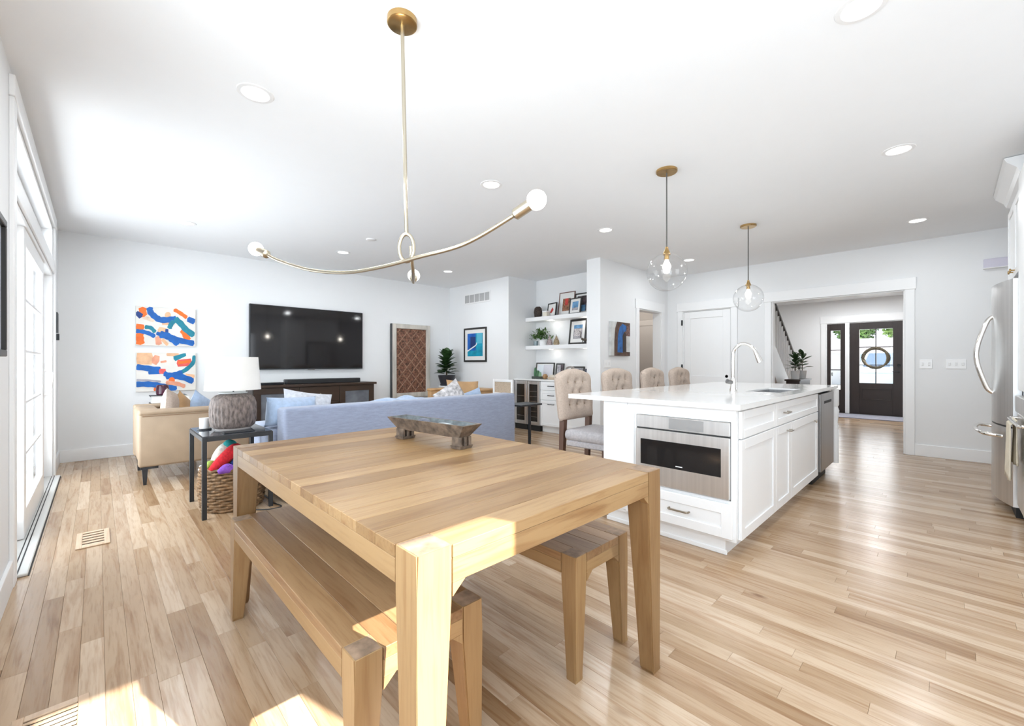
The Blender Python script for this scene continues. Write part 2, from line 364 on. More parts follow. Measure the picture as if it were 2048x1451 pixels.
lite_panel('door_1', XL-.055, XL-.012, 4.20, 5.62, .024, DZ-.03, .11, 4, 1, handle=5.56)
lite_panel('door_2', XL-.12, XL-.075, DY0+.03, 4.36, .024, DZ-.03, .1, 4, 1)
lite_panel('door_3', XL-.12, XL-.075, 5.48, DY1-.03, .024, DZ-.03, .1, 4, 1)
w = lite_panel('window_1', XL-.12, XL-.08, DY0+.025, DY1-.025, TZ0+.025, TZ1-.025, .045, 0, 5)
# deck outside the sliding door, drive outside the front door
struct(B(-6, XL-.165, 1.5, 9, -.2, -.06).build('deck', mat('deck_paint', (.62, .62, .62), .7, var=.1, stretch=(1, 12, 1))))
struct(B(XF+.125, 60, -25, 25, -.3, -.08).build('driveway', mat('concrete', (.55, .54, .52), .85, var=.12, vscale=3)))

# ------------------------------------------------------------------ interior doors
def shaker_door(par_name, x0, x1, y0, y1, z0, z1, face, m=M_trim, axis='X', panels=((.0, .42), (.5, 1.))):
    d = struct(B(x0, x1, y0, y1, z0, z1, .002).build(par_name, m)); return d
d4 = struct(B(XR+.015, XR+.05, 2.49, 3.262, .01, 2.062, .002).build('door_4', M_trim))
def frame_x(par, x, s, y0, y1, z0, z1, st, m, d=.012, name='stile'):   # raised rails and stiles around a recessed panel, on an X-face
    a, b = sorted((x, x+s*d))
    for q in ((y0, y0+st, z0, z1), (y1-st, y1, z0, z1)): B(a, b, *q, .002).build(name, m, par)
    for q in ((y0+st, y1-st, z0, z0+st), (y0+st, y1-st, z1-st, z1)): B(a, b, *q, .002).build('rail', m, par)
frame_x(d4, XR+.015, -1, 2.492, 3.26, .012, 2.06, .115, M_trim)
B(XR+.003, XR+.015, 2.607, 3.145, .80, .95, .002).build('rail', M_trim, d4)
for z in (.25, 1.05, 1.83): B(XR-.03, XR-.018, 3.272, 3.30, z, z+.095, .002).build('hinge', M_black, d4)
MB().lathe([(0, 0), (.025, 0), (.025, .008), (.011, .012), (.011, .04), (.027, .045), (.027, .065), (0, .07)], (XR+.003, 2.55, .95), 14, axis='X').build('door_knob', M_bronze, d4, True).scale = (1, 1, 1)
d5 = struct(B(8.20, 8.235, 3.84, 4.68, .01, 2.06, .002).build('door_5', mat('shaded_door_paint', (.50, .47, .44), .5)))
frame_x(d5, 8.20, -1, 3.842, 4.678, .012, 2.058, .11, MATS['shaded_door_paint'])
MB().lathe([(0, .07), (.027, .065), (.027, .045), (.011, .04), (.011, .012), (.03, .008), (.03, 0)], (8.118, 4.61, .97), 14, axis='X').build('door_knob', M_chrome, d5, True)
# front door and sidelight
def dark_door(name, y0, y1, cols, rows, st, zb, wreath=False):
    d = struct(MB().box(XF+.01, XF+.055, y0, y0+st, .01, 2.085, .002).box(XF+.01, XF+.055, y1-st, y1, .01, 2.085, .002).box(XF+.01, XF+.055, y0+st, y1-st, 1.93, 2.085, .002).box(XF+.01, XF+.055, y0+st, y1-st, .01, zb, .002).build(name, M_door_dk))
    a0, a1, b0, b1 = y0+st, y1-st, zb, 1.93
    for r in range(rows):
        for c in range(cols):
            B(XF+.03, XF+.036, a0+(a1-a0)*c/cols+.006, a0+(a1-a0)*(c+1)/cols-.006, b0+(b1-b0)*r/rows+.006, b0+(b1-b0)*(r+1)/rows-.006).build('pane', M_glass, d)
    for r in range(1, rows): z = b0+(b1-b0)*r/rows; B(XF+.018, XF+.048, a0, a1, z-.01, z+.01, .002).build('muntin', M_door_dk, d)
    for c in range(1, cols): y = a0+(a1-a0)*c/cols; B(XF+.019, XF+.047, y-.01, y+.01, b0, b1, .002).build('muntin', M_door_dk, d)
    return d
d6 = dark_door('door_6', .665, 1.575, 2, 3, .17, .72)
p = MB(); f0, f1 = .86, 1.38
for q in ((f0, f1, .34, .36), (f0, f1, .58, .60), (f0, f0+.02, .36, .58), (f1-.02, f1, .36, .58)): p.box(XF-.004, XF+.012, *q, .002)
p.build('panel_moulding', M_door_dk, d6)
MB().lathe([(0, .03), (.028, .028), (.03, 0)], (XF-.02, .735, 1.12), 14, axis='X').build('deadbolt', M_black, d6, True)
MB().tube([(XF+.01, .735, .98), (XF-.04, .735, .98), (XF-.045, .84, .985)], .011, 8).build('door_lever', M_black, d6, True)
dark_door('window_2', 1.665, 2.015, 1, 3, .085, .55)
struct(B(XF-.05, XF+.12, .68, 2.0, .002, .012).build('trim_threshold', M_black))

# ------------------------------------------------------------------ dining table and benches
M_endg = mat('teak_end_grain', (.26, .175, .115), .6, var=.35, vscale=30)
def plank_table(root, X0, X1, Y0, Y1, H, lg, n, axis, top, apr, mt, ml, foot=.55, gap=.0012):
    """top boards between flush corner legs, apron rails, tapered legs (world coordinates)"""
    span = (Y0, Y1) if axis == 'X' else (X0, X1)
    ws = [random.uniform(.75, 1.25) for _ in range(n)]; s = sum(ws); c = span[0]
    for i, w_ in enumerate(ws):
        d = (span[1]-span[0])*w_/s; a, b = c+gap/2, c+d-gap/2; c += d
        edge = i in (0, n-1)
        e = lg if edge and d < lg*1.6 else 0
        if axis == 'X': B(X0+e, X1-e, a, b, H-top, H, .0012).build('table_board', mt, root, tone=random.random())
        else: B(a, b, Y0+e, Y1-e, H-top, H, .0012).build('bench_board', mt, root, tone=random.random())
    return root
def taper_leg(root, xo, yo, sx, sy, H, lg, ap, foot, m):
    """outer corner (xo, yo) stays plumb; inner faces taper from the apron down"""
    def ring(w, z): 
        x1, y1 = xo+sx*w, yo+sy*w; q = [(xo, yo), (x1, yo), (x1, y1), (xo, y1)]
        if sx*sy < 0: q = q[::-1]
        return [(*p, z) for p in q]
    mb = MB(); v = [[mb.bm.verts.new(p) for p in ring(w_, z)] for w_, z in ((foot*.9, 0), (foot, .012), (lg, H-ap), (lg, H+.0006))]
    for A, Bq in zip(v, v[1:]):
        for k in range(4): mb.bm.faces.new((A[k], A[(k+1) % 4], Bq[(k+1) % 4], Bq[k]))
    mb.bm.faces.new(v[0][::-1]); mb.bm.faces.new(v[-1])
    bmesh.ops.bevel(mb.bm, geom=[e for e in mb.bm.edges if abs(e.verts[0].co.z-e.verts[1].co.z) > .05], offset=.004, segments=2, affect='EDGES')
    lo = mb.build('leg', m, root, tone=random.random())
    e = .004; x0, x1 = sorted((xo+sx*e, xo+sx*(lg-e))); y0, y1 = sorted((yo+sy*e, yo+sy*(lg-e)))
    ox, oy, _ = ORG[root.name]
    B(x0-ox, x1-ox, y0-oy, y1-oy, H+.0006, H+.0012).build('end_grain', M_endg, lo, off=(0, 0, 0))
    return lo
def make_table(name, label, cat, X0, X1, Y0, Y1, H, lg, ap, foot, nb, axis, mt, group=None, top=.03):
    r = thing(name, label, cat, ((X0+X1)/2, (Y0+Y1)/2, 0), group=group)
    # boards: the first and last stop short between the legs, the middle ones run edge to edge
    if axis == 'X':
        B(X0+lg, X1-lg, Y0, Y0+lg, H-top, H, .0012).build('end_board', mt, r, tone=.3); B(X0+lg, X1-lg, Y1-lg, Y1, H-top, H, .0012).build('end_board', mt, r, tone=.6)
        plank_table(r, X0, X1, Y0+lg, Y1-lg, H, 0, nb, 'X', top, ap, mt, None)
    else:
        B(X0, X0+lg, Y0+lg, Y1-lg, H-top, H, .0012).build('side_board', mt, r, tone=.35); B(X1-lg, X1, Y0+lg, Y1-lg, H-top, H, .0012).build('side_board', mt, r, tone=.7)
        plank_table(r, X0+lg, X1-lg, Y0, Y1, H, 0, nb, 'Y', top, ap, mt, None)
    for sx, sy in ((1, 1), (-1, 1), (1, -1), (-1, -1)):
        taper_leg(r, X0 if sx > 0 else X1, Y0 if sy > 0 else Y1, sx, sy, H, lg, ap+.012, foot, M_tabZ)
    t = .028
    for y in (Y0, Y1-t):                      # aprons with bevelled ends meeting the legs
        B(X0+lg, X1-lg, y, y+t, H-ap, H-top-.0005, .001).build('apron', M_tabX, r, tone=.35)
    for xx in (X0, X1-t): B(xx, xx+t, Y0+lg, Y1-lg, H-ap, H-top-.0005, .001).build('apron', M_tabYl, r, tone=.4)
    for sx in (1, -1):                        # wedge-shaped brackets under the short aprons
        xo = X0+lg if sx > 0 else X1-lg
        for y in (Y0, Y1-t):
            pts = [(xo, y, H-ap-.03), (xo+sx*.035, y, H-ap), (xo, y, H-ap)]
            MB().poly(pts, (0, 1, 0), t).build('corner_bracket', M_tabZ, r, tone=.4)
    return r
M_tabYl = wood('teak_rail_along', (.39, .248, .118), (.31, .188, .084), (.22, .123, .05), 'Y', .4, .6, knots=False)
make_table('dining_table', 'large square-edged teak dining table of plain boards under the bent brass chandelier', 'table', .475, 1.545, .77, 2.44, .765, .092, .085, .056, 14, 'X', M_tabX)
make_table('dining_bench', 'long teak bench on the glass-door side of the dining table', 'bench', .437, .835, .985, 2.30, .458, .075, .075, .045, 3, 'Y', M_tabY, 'dining benches')
make_table('dining_bench', 'teak bench on the kitchen-island side of the dining table', 'bench', 1.245, 1.605, .945, 2.26, .458, .07, .075, .045, 3, 'Y', M_tabY, 'dining benches')
# trough bowl on the table
def trough():
    t = thing('trough_bowl', 'weathered long wooden trough bowl with pierced feet on dining table', 'bowl', (1.215, 1.83, .766), math.radians(97), world=False)
    m = mat('weathered_wood', (.13, .09, .062), .75, var=.5, vscale=26, bump=.5, bscale=60)
    mi = mat('trough_inside', (.10, .115, .12), .6, var=.6, vscale=20)
    L, w = .29, .063
    def ring(l, w_, z): return [(-l, -w_, z), (l, -w_, z), (l, w_, z), (-l, w_, z)]
    mb = MB(); rs = [ring(L*.80, w*.55, .052), ring(L, w, .115), ring(L-.014, w-.011, .115), ring(L*.78, w*.42, .075)]
    vs = [[mb.bm.verts.new(p) for p in r] for r in rs]
    for A, C in zip(vs[:2], vs[1:3]):
        for k in range(4): mb.bm.faces.new((A[k], A[(k+1) % 4], C[(k+1) % 4], C[k]))
    mb.bm.faces.new(vs[0][::-1])
    mb.build('trough_body', m, t)
    mb = MB(); a = [mb.bm.verts.new(p) for p in rs[2]]; c = [mb.bm.verts.new(p) for p in rs[3]]
    for k in range(4): mb.bm.faces.new((a[k], a[(k+1) % 4], c[(k+1) % 4], c[k]))
    mb.bm.faces.new(c); mb.build('hollow', mi, t)
    for s in (-1, 1):
        mb = MB(); x = s*.215
        mb.hexa([(x-.03, -.038, 0), (x+.03, -.038, 0), (x+.03, .038, 0), (x-.03, .038, 0), (x-.035, -.042, .014), (x+.035, -.042, .014), (x+.035, .042, .014), (x-.035, .042, .014)])
        for y in (-.03, 0, .03): mb.box(x-.03, x+.03, y-.008, y+.008, .012, .056, .003)
        mb.build('foot', m, t)
    MB().sphere((.06, 0, .095), .035, 10, (1.3, .8, .7)).build('grey_stone', mat('grey_stone', (.12, .13, .17), .7, var=.4, vscale=40), smooth=True)
    MB().sphere((-.1, 0, .092), .03, 10, (2.4, .9, .6)).build('grey_driftwood', mat('driftwood', (.30, .33, .34), .8, var=.4, vscale=30), smooth=True)
    for nm, lb, ct_ in (('grey_stone', 'dark grey stone lying in the trough bowl', 'stone'), ('grey_driftwood', 'pale grey driftwood piece lying in the trough bowl', 'driftwood')):
        q = bpy.data.objects[nm]; q.location = t.location; q.rotation_euler = t.rotation_euler; tag(q, lb, ct_)
trough()

# ------------------------------------------------------------------ bent brass chandelier
M_bulb = mat('lit_opal_bulb', (1, .97, .92), .3, emit=3.2, ecol=(1, .96, .9))
M_bulbc = mat('clear_bulb_glow', (1, .97, .90), .2, emit=7., ecol=(1, .95, .86))
ch = thing('chandelier', 'bent champagne brass rod chandelier with looped stem and three globe bulbs over dining table', 'chandelier', (.985, 1.72, CE))
MB().lathe([(0, -.028), (.060, -.028), (.066, -.024), (.066, 0), (0, 0)], (.985, 1.72, CE), 40).build('canopy', M_brass, ch, True)
MB().tube([(.985, 1.72, CE-.02), (1.0, 1.708, 1.752)], .0085, 12).build('stem', M_brass_p, ch, True)
loop = []
for k in range(31):
    a = PI/2+2*PI*k/30; q = Vector((1.0, 1.708, 0))+rtv*(.033*math.cos(a)); loop.append((q.x, q.y, 1.69+.062*math.sin(a)))
MB().tube(loop[:-1], .0085, 10, closed=True).build('stem_loop', M_brass_p, ch, True)
armA = [(.668, 2.622, 1.768), (.7046, 2.5177, 1.72), (.7835, 2.293, 1.649), (.866, 2.058, 1.612), (.94, 1.85, 1.615), (1.014, 1.638, 1.637), (1.096, 1.405, 1.666), (1.173, 1.186, 1.751)]
MB().tube(spline(armA, 8), .0085, 12).build('long_arm', M_brass_p, ch, True)
armB = [(1.018, 1.70, 1.70), (1.035, 1.72, 1.64), (1.09, 1.80, 1.60), (1.20, 1.98, 1.60), (1.33, 2.19, 1.65), (1.395, 2.30, 1.69)]
MB().tube(spline(armB, 8), .0085, 12).build('rear_arm', M_brass_p, ch, True)
def bulb_on(p, d, br=.0385):
    p, d = Vector(p), Vector(d).normalized()
    MB().tube([p-d*.008, p, p+d*.001, p+d*.07, p+d*.07], [.010, .021, .0225, .0225, .016], 20).build('socket', M_brass_p, ch, True)
    mb = MB(); pts, rr = [], []
    for i in range(15):
        a = PI*i/14; pts.append(p+d*(.066+br*.92-br*math.cos(a))); rr.append(max(br*math.sin(a), .0012 if i == 14 else .013))
    mb.tube(pts, rr, 20).build('globe_bulb', M_bulb, ch, True)
bulb_on(armA[0], (-.066, .182, .085)); bulb_on(armA[-1], (.075, -.215, .105)); bulb_on(armB[-1], (.12, .19, .09))
lamp('POINT', 'hall_fill_light', (7.4, 4.5, 2.3), 26, (1, .95, .9), shadow_soft_size=.1)  # added fill without a fixture, brightens the space behind the doorway
lamp('POINT', 'chandelier_light', (.95, 1.75, 1.95), 9, (1, .93, .82), shadow_soft_size=.06)

# ------------------------------------------------------------------ pendants over the island
def pendant(x, y, zc, label):
    p = thing('pendant_light', label, 'pendant', (x, y, CE), group='glass globe pendants over the island')
    MB().lathe([(0, -.022), (.076, -.022), (.082, -.016), (.082, 0), (0, 0)], (x, y, CE), 36).build('canopy', M_brass, p, True)
    MB().tube([(x, y, CE-.02), (x, y, zc+.20)], .0055, 8).build('cord', mat('grey_cord', (.10, .095, .09), .6), p, True)
    MB().lathe([(.006, .205), (.012, .20), (.014, .185), (.022, .165), (.030, .15), (.030, .140), (0, .140)], (x, y, zc), 18).build('socket_cap', M_brass, p, True)
    pr = [(.155*math.sin(PI*i/20), .152*math.cos(PI*i/20)) for i in range(2, 21)]
    pr[-1] = (0, -.152)
    MB().lathe([(.03, .152)]+pr, (x, y, zc), 36).build('glass_globe', M_glass, p, True)
    MB().lathe([(.018, .14), (.02, .10), (.016, .10), (0, .10)], (x, y, zc), 12).build('lamp_holder', M_brass, p, True)
    MB().lathe([(.013, .105), (.018, .085), (.032, .055), (.033, .038), (.025, .018), (0, .008)], (x, y, zc), 16).build('light_bulb', M_bulbc, p, True)
    for k in range(7):                        # bubbles in the blown glass
        a = k*2.4; e = -.6+.2*k; MB().sphere((x+.146*math.cos(a)*math.cos(e), y+.146*math.sin(a)*math.cos(e), zc+.146*math.sin(e)), .007, 6).build('glass_bubble', M_chromeb, p, True)
    lamp('POINT', 'pendant_bulb_light', (x, y, zc-.02), 5, (1, .93, .82), shadow_soft_size=.03).parent = None
M_chromeb = mat('glass_highlight', (.8, .8, .8), .1, .6)
pendant(3.28, 1.58, 1.90, 'clear bubbled glass globe pendant over the near end of the island')
pendant(5.25, 1.57, 1.90, 'clear bubbled glass globe pendant over the sink end of the island')

# ------------------------------------------------------------------ recessed ceiling lights
M_can = mat('lit_diffuser', (1, .98, .95), .5, emit=5.5, ecol=(1, .97, .93))
M_canrim = mat('can_trim', (.80, .80, .80), .4)
CANS = [(.65, 2.78, 'recessed ceiling light nearest the glass doors above the bench'), (2.45, 2.77, 'recessed ceiling light between chandelier and sofa'), (4.24, 2.785, 'recessed ceiling light just left of the near globe pendant'),
        (6.375, 2.72, 'recessed ceiling light seen right behind the near globe pendant'), (.70, 5.89, 'recessed ceiling light above the left leather armchair'), (2.465, 5.92, 'recessed ceiling light above the television'),
        (4.25, 5.91, 'recessed ceiling light near the wall vent corner'), (2.383, .264, 'recessed ceiling light cut by the top of the picture'), (4.173, .251, 'recessed ceiling light above the kitchen walkway, midway'), (6.385, .23, 'recessed ceiling light in front of the refrigerator by the right wall')]
for x, y, lb in CANS:
    c = thing('ceiling_light', lb, 'ceiling light', (x, y, CE), group='recessed ceiling lights')
    MB().lathe([(.068, -.001), (.072, -.006), (.092, -.004), (.095, 0)], (x, y, CE), 36).build('trim_ring', M_canrim, c, True)
    MB().lathe([(0, -.0025), (.067, -.0025), (.067, -.0005), (0, -.0005)], (x, y, CE), 32).build('diffuser', M_can, c, True)
    lamp('AREA', 'can_light', (x, y, CE-.02), 14, (.93, .97, 1.0), (0, 0, -1), shape='DISK', size=.13)
tag(MB().lathe([(0, -.012), (.05, -.012), (.058, -.006), (.06, 0), (0, 0)], (2.457, 5.054, CE), 28).build('smoke_detector', M_canrim, smooth=True), 'flat white ceiling disc without light above the sofa', 'detector')
for x, y, lb in ((11.2, 1.72, 'small lit ceiling disc in the foyer beside the stairs'), (11.2, 1.0, 'lit ceiling disc in the foyer before the front door')):
    c = thing('foyer_light', lb, 'ceiling light', (x, y, 2.63)); MB().lathe([(0, -.03), (.16, -.03), (.17, -.02), (.17, 0), (0, 0)], (x, y, 2.63), 28).build('diffuser', M_can, c, True)
    lamp('AREA', 'foyer_lamp', (x, y, 2.59), 30, (.94, .97, 1.0), (0, 0, -1), shape='DISK', size=.3)

# ------------------------------------------------------------------ kitchen island
IX0, IX1, IY0, IY1, IZ = 2.715, 5.74, .878, 1.80, .893
isl = thing('kitchen_island', 'white shaker kitchen island cabinet with drawers and doors under white quartz', 'island', ((IX0+IX1)/2, 1.34, 0))
# carcass with recesses for the microwave and dishwasher (built around them)
MWY0, MWY1, MWZ0, MWZ1 = .905, 1.527, .345, .815
mb = MB(); t = .02
mb.box(IX0, IX0+.45, IY0+.001, MWY0, .1, IZ).box(IX0, IX0+.45, MWY1, IY1, .1, IZ).box(IX0, IX0+.45, MWY0, MWY1, MWZ1, IZ).box(IX0, IX0+.45, MWY0, MWY1, .1, MWZ0-.004)
mb.box(IX0+.45, 4.00, IY0+.001, IY1, .1, IZ).box(4.74, 4.90, IY0+.001, IY1, .1, IZ).box(4.00, 4.74, IY0+.001, .955, .1, IZ).box(4.00, 4.74, 1.25, IY1, .1, IZ).box(4.00, 4.74, .955, 1.25, .1, .66).box(4.90, 5.56, IY0+.55, IY1, .1, IZ).box(5.56, IX1, IY0+.001, IY1, .1, IZ)
mb.build('carcass', M_cab, isl)
mb = MB(); mb.box(IX0+.03, IX1-.02, IY0+.07, IY1-.02, 0, .1); mb.build('toe_kick', M_cab, isl)
MB().box(IX0+.022, IX0+.034, IY0+.06, IY1-.01, 0, .03, .004).build('shoe_moulding', M_cab, isl)
MB().box(IX0-.001, IX0+.012, IY0-.001, IY0+.028, .1, IZ).build('corner_post', M_cab, isl)
# front face: microwave drawer below, panel and outlet at left
dr = B(IX0-.02, IX0, .893, 1.60, .118, .325, .003).build('drawer', M_cab, isl)
def frame_xf(par, x, y0, y1, z0, z1, st, m, d=.009): frame_x(par, x, -1, y0, y1, z0, z1, st, m, d)
frame_xf(dr, IX0-.02, .895, 1.598, .12, .323, .058, M_cab)
mb = MB(); mb.tube(spline([(IX0-.029, 1.275, .225), (IX0-.055, 1.272, .225), (IX0-.058, 1.25, .225), (IX0-.058, 1.17, .225), (IX0-.055, 1.148, .225), (IX0-.029, 1.145, .225)], 4), .006, 8)
mb.build('drawer_pull', M_bronze, dr, True)
B(IX0-.004, IX0, 1.60, 1.602, .1, IZ).build('panel_joint', M_canrim, isl)
pl = B(IX0-.008, IX0, 1.545, 1.79, .12, .872, .002).build('side_panel', M_cab, isl)
ot = B(IX0-.013, IX0-.008, 1.618, 1.70, .675, .812, .003).build('outlet_plate', M_white, isl)
for z in (.72, .768): B(IX0-.0145, IX0-.013, 1.645, 1.675, z-.014, z+.014, .001).build('socket_face', M_canrim, ot)
# right face: false drawer fronts over three doors
def door_y(par, name, y, x0, x1, z0, z1, st=.06, m=M_cab):
    d = B(x0, x1, y-.012, y, z0, z1, .002).build(name, m, par); dd = .009
    for q in ((x0, x0+st, z0, z1), (x1-st, x1, z0, z1)): B(q[0], q[1], y-.012-dd, y-.012, q[2], q[3], .002).build('stile', m, d)
    for q in ((x0+st, x1-st, z0, z0+st), (x0+st, x1-st, z1-st, z1)): B(q[0], q[1], y-.012-dd, y-.012, q[2], q[3], .002).build('rail', m, d)
    return d
def cup_pull(par, x, y, z): 
    MB().lathe([(0, -.03), (.014, -.027), (.016, -.02), (.007, -.014), (.007, 0)], (x, y, z), 12, axis='Y').build('knob', M_bronze2, par, True)
def bar_pull_y(par, x, y, z, l=.1):
    MB().tube(spline([(x-l/2, y, z), (x-l/2, y-.026, z), (x-l/2+.02, y-.03, z), (x+l/2-.02, y-.03, z), (x+l/2, y-.026, z), (x+l/2, y, z)], 4), .0065, 8).build('bar_pull', M_bronze2, par, True)
M_bronze2 = mat('satin_nickel', (.45, .42, .38), .3, 1.)
y = IY0
door_y(isl, 'false_front', y, 2.75, 3.47, .715, .88, .05)
f2 = door_y(isl, 'drawer', y, 3.478, 4.885, .715, .88, .05); bar_pull_y(f2, 3.72, y-.021, .80)
door_y(isl, 'cabinet_door', y, 2.75, 3.47, .108, .708)
f3 = door_y(isl, 'cabinet_door', y, 3.478, 3.885, .108, .708); bar_pull_y(f3, 3.80, y-.021, .655, .07)
f4 = door_y(isl, 'cabinet_door', y, 3.893, 4.885, .108, .708, .07); cup_pull(f4, 4.70, y-.021, .64)
# turned corner post at the far end
mb = MB().lathe([(0, .1), (.032, .1), (.032, .45), (.026, .47), (.032, .50), (.022, .53), (.03, .60), (.036, .66), (.024, .70), (.034, .72), (.034, IZ), (0, IZ)], (5.69, y-.03, 0), 18)
mb.build('turned_post', M_cab, isl, True)
# worktop with sink cut-out
ct = thing('countertop', 'white quartz island worktop with rounded edge and undermount sink opening', 'countertop', (4.2, 1.45, IZ))
SX0, SX1, SY0, SY1 = 4.02, 4.72, .965, 1.23
CX0, CX1, CY0, CY1 = 2.66, 5.80, .838, 2.09
mb = MB()
mb.box(CX0, SX0, CY0, CY1, IZ+.001, .926).box(SX1, CX1, CY0, CY1, IZ+.001, .926).box(SX0, SX1, CY0, SY0, IZ+.001, .926).box(SX0, SX1, SY1, CY1, IZ+.001, .926)
mb.merge(1e-4); mb.bm.faces.ensure_lookup_table()
inner = [f for f in mb.bm.faces if abs(f.normal.x) > .9 and any(abs(f.calc_center_median().x-s) < 1e-3 for s in (SX0, SX1)) and not (SY0 < f.calc_center_median().y < SY1 and f.calc_area() < .02)]
ed = [e for e in mb.bm.edges if all(abs(v.co.x-CX0) < 1e-4 for v in e.verts) or all(abs(v.co.y-CY0) < 1e-4 for v in e.verts) or all(abs(v.co.x-CX1) < 1e-4 for v in e.verts) or all(abs(v.co.y-CY1) < 1e-4 for v in e.verts)]
mb.build('quartz_slab', M_quartz, ct)
sk = thing('kitchen_sink', 'steel undermount sink basin set into the island worktop', 'sink', (4.37, 1.1, .7))
mb = MB(); a, b2 = .008, .70
mb.box(SX0+.001, SX0+a, SY0+.001, SY1-.001, b2, IZ+.02).box(SX1-a, SX1-.001, SY0+.001, SY1-.001, b2, IZ+.02).box(SX0+a, SX1-a, SY0+.001, SY0+a, b2, IZ+.02).box(SX0+a, SX1-a, SY1-a, SY1-.001, b2, IZ+.02).box(SX0+.001, SX1-.001, SY0+.001, SY1-.001, b2-.008, b2)
mb.build('basin', M_steel_d, sk); MB().lathe([(0, .002), (.04, .002), (.045, 0)], (4.37, 1.1, b2), 18).build('drain', M_chrome, sk, True)
# faucet
fx, fy, fz = 3.975, 1.31, .927
fa = thing('kitchen_faucet', 'polished gooseneck pull-down faucet on the island', 'faucet', (fx, fy, fz))
MB().lathe([(0, 0), (.028, 0), (.028, .012), (.022, .03), (.021, .10), (.015, .115), (.0, .115)], (fx, fy, fz), 20).build('faucet_base', M_chrome, fa, True)
neck = [(fx, fy, fz+.1), (fx, fy, fz+.30), (fx+.002, fy-.012, fz+.36), (fx+.006, fy-.06, fz+.405), (fx+.01, fy-.115, fz+.40), (fx+.014, fy-.16, fz+.36), (fx+.016, fy-.178, fz+.325)]
MB().tube(spline(neck, 8), .0135, 14).build('gooseneck', M_chrome, fa, True)
MB().tube([(fx+.0155, fy-.174, fz+.335), (fx+.018, fy-.19, fz+.295), (fx+.021, fy-.207, fz+.25)], [.015, .02, .023], 16).build('spray_head', M_chrome, fa, True)
MB().tube([(fx-.02, fy+.005, fz+.075), (fx-.06, fy+.03, fz+.085)], [.016, .02], 12).build('lever_hub', M_steel_d, fa, True)
# microwave drawer
mw = thing('microwave_drawer', 'stainless steel microwave drawer with dark glass window in the island end', 'microwave', (IX0+.2, 1.216, MWZ0))
part(mw, 'housing', M_steel_d, IX0+.002, IX0+.44, MWY0+.004, MWY1-.004, MWZ0+.002, MWZ1-.004)
part(mw, 'control_strip', M_steel, IX0-.018, IX0+.001, MWY0+.003, MWY1-.003, .728, MWZ1-.002, .003)
part(mw, 'control_panel', mat('grey_lcd', (.55, .56, .57), .2, .6), IX0-.0205, IX0-.018, 1.06, 1.285, .738, .806, .001)
fr = part(mw, 'drawer_front', M_steel, IX0-.026, IX0+.001, MWY0+.003, MWY1-.003, MWZ0+.004, .720, .004)
part(fr, 'glass_window', M_blackgl, IX0-.0275, IX0-.026, .955, 1.483, .480, .652, .001)
B(IX0-.0281, IX0-.0275, 1.19, 1.235, .496, .502).build('maker_mark', M_white, fr)
part(mw, 'pull_groove', M_dark, IX0-.012, IX0+.001, MWY0+.01, MWY1-.01, .7205, .7275, 0)
# dishwasher
dw = thing('dishwasher', 'stainless dishwasher at the far end of the island', 'dishwasher', (5.2, 1.1, 0))
part(dw, 'tub', M_dark, 4.915, 5.545, .895, 1.40, .105, .885)
pn = part(dw, 'door', M_steel_d, 4.915, 5.545, .838, .892, .13, .872, .004)
part(pn, 'handle_recess', M_dark, 5.05, 5.41, .8365, .8385, .775, .80, 0); part(dw, 'kick_plate', M_dark, 4.915, 5.545, .91, .94, .0, .12)

# ------------------------------------------------------------------ counter stools
def make_stool():
    r = thing('counter_stool', '', 'stool', (0, 0, 0), world=False)
    # seat
    def seat(u, v):
        return None
    B(-.235, .235, -.27, .17, .50, .60, .045, 4).build('seat', M_linen_g, r, True)
    B(-.22, .22, -.25, .15, .455, .505, .01).build('seat_rail', M_linen_g, r)
    for sx in (-1, 1):
        mb = MB(); x = sx*.20
        mb.hexa([(x-.016, -.25, 0), (x+.016, -.25, 0), (x+.016, -.215, 0), (x-.016, -.215, 0), (x-.024, -.26, .46), (x+.024, -.26, .46), (x+.024, -.21, .46), (x-.024, -.21, .46)]); mb.build('leg', M_walnut, r)
        mb = MB()
        mb.hexa([(x-.016, .20, 0), (x+.016, .20, 0), (x+.016, .235, 0), (x-.016, .235, 0), (x-.024, .165, .70), (x+.024, .165, .70), (x+.024, .215, .70), (x-.024, .215, .70)]); mb.build('leg', M_walnut, r)
    for y0 in (-.23,): MB().box(-.2, .2, y0-.012, y0+.012, .17, .20, .003).build('footrest', M_walnut, r)
    for sx in (-1, 1): MB().box(sx*.2-.01, sx*.2+.01, -.22, .205, .22, .25, .003).build('stretcher', M_walnut, r)
    # tufted backrest: arched top, rolled sides
    BT, BB = 1.118, .665
    tufts = [(-.115, .80), (0, .80), (.115, .80), (-.06, .905), (.06, .905), (-.115, 1.0), (0, 1.0), (.115, 1.0)]
    def surf(s):
        def f(u, v):
            x = (u*2-1)*(.25+.012*v); top = BT-.052*abs(u*2-1)**2-.02*max(0, abs(u*2-1)-.8)/.2; z = BB+(top-BB)*v
            e = (1-abs(u*2-1)**8)*(1-abs(v*2-1)**10); e = max(e, 0)**.5
            y = .19+.05*(z-BB)/.47
            d = .048*e
            if s < 0:
                for tx, tz in tufts:
                    q = ((x-tx)**2+(z-tz)**2); d -= .034*math.exp(-q/.0011)
                d += .006*math.cos((x*8.7+z*9.5)*PI)*e
            return Vector((x, y+s*d, z))
        return f
    mb = MB(); mb.grid(surf(-1), 34, 34); mb.grid(surf(1), 34, 34); mb.merge(2e-4); mb.build('backrest', M_linen, r, True)
    for tx, tz in tufts: MB().sphere((tx, .19+.05*(tz-BB)/.47-.024, tz), .008, 6).build('tuft_button', mat('linen_button', (.42, .33, .26), .9), r, True)
    return r
st0 = make_stool()
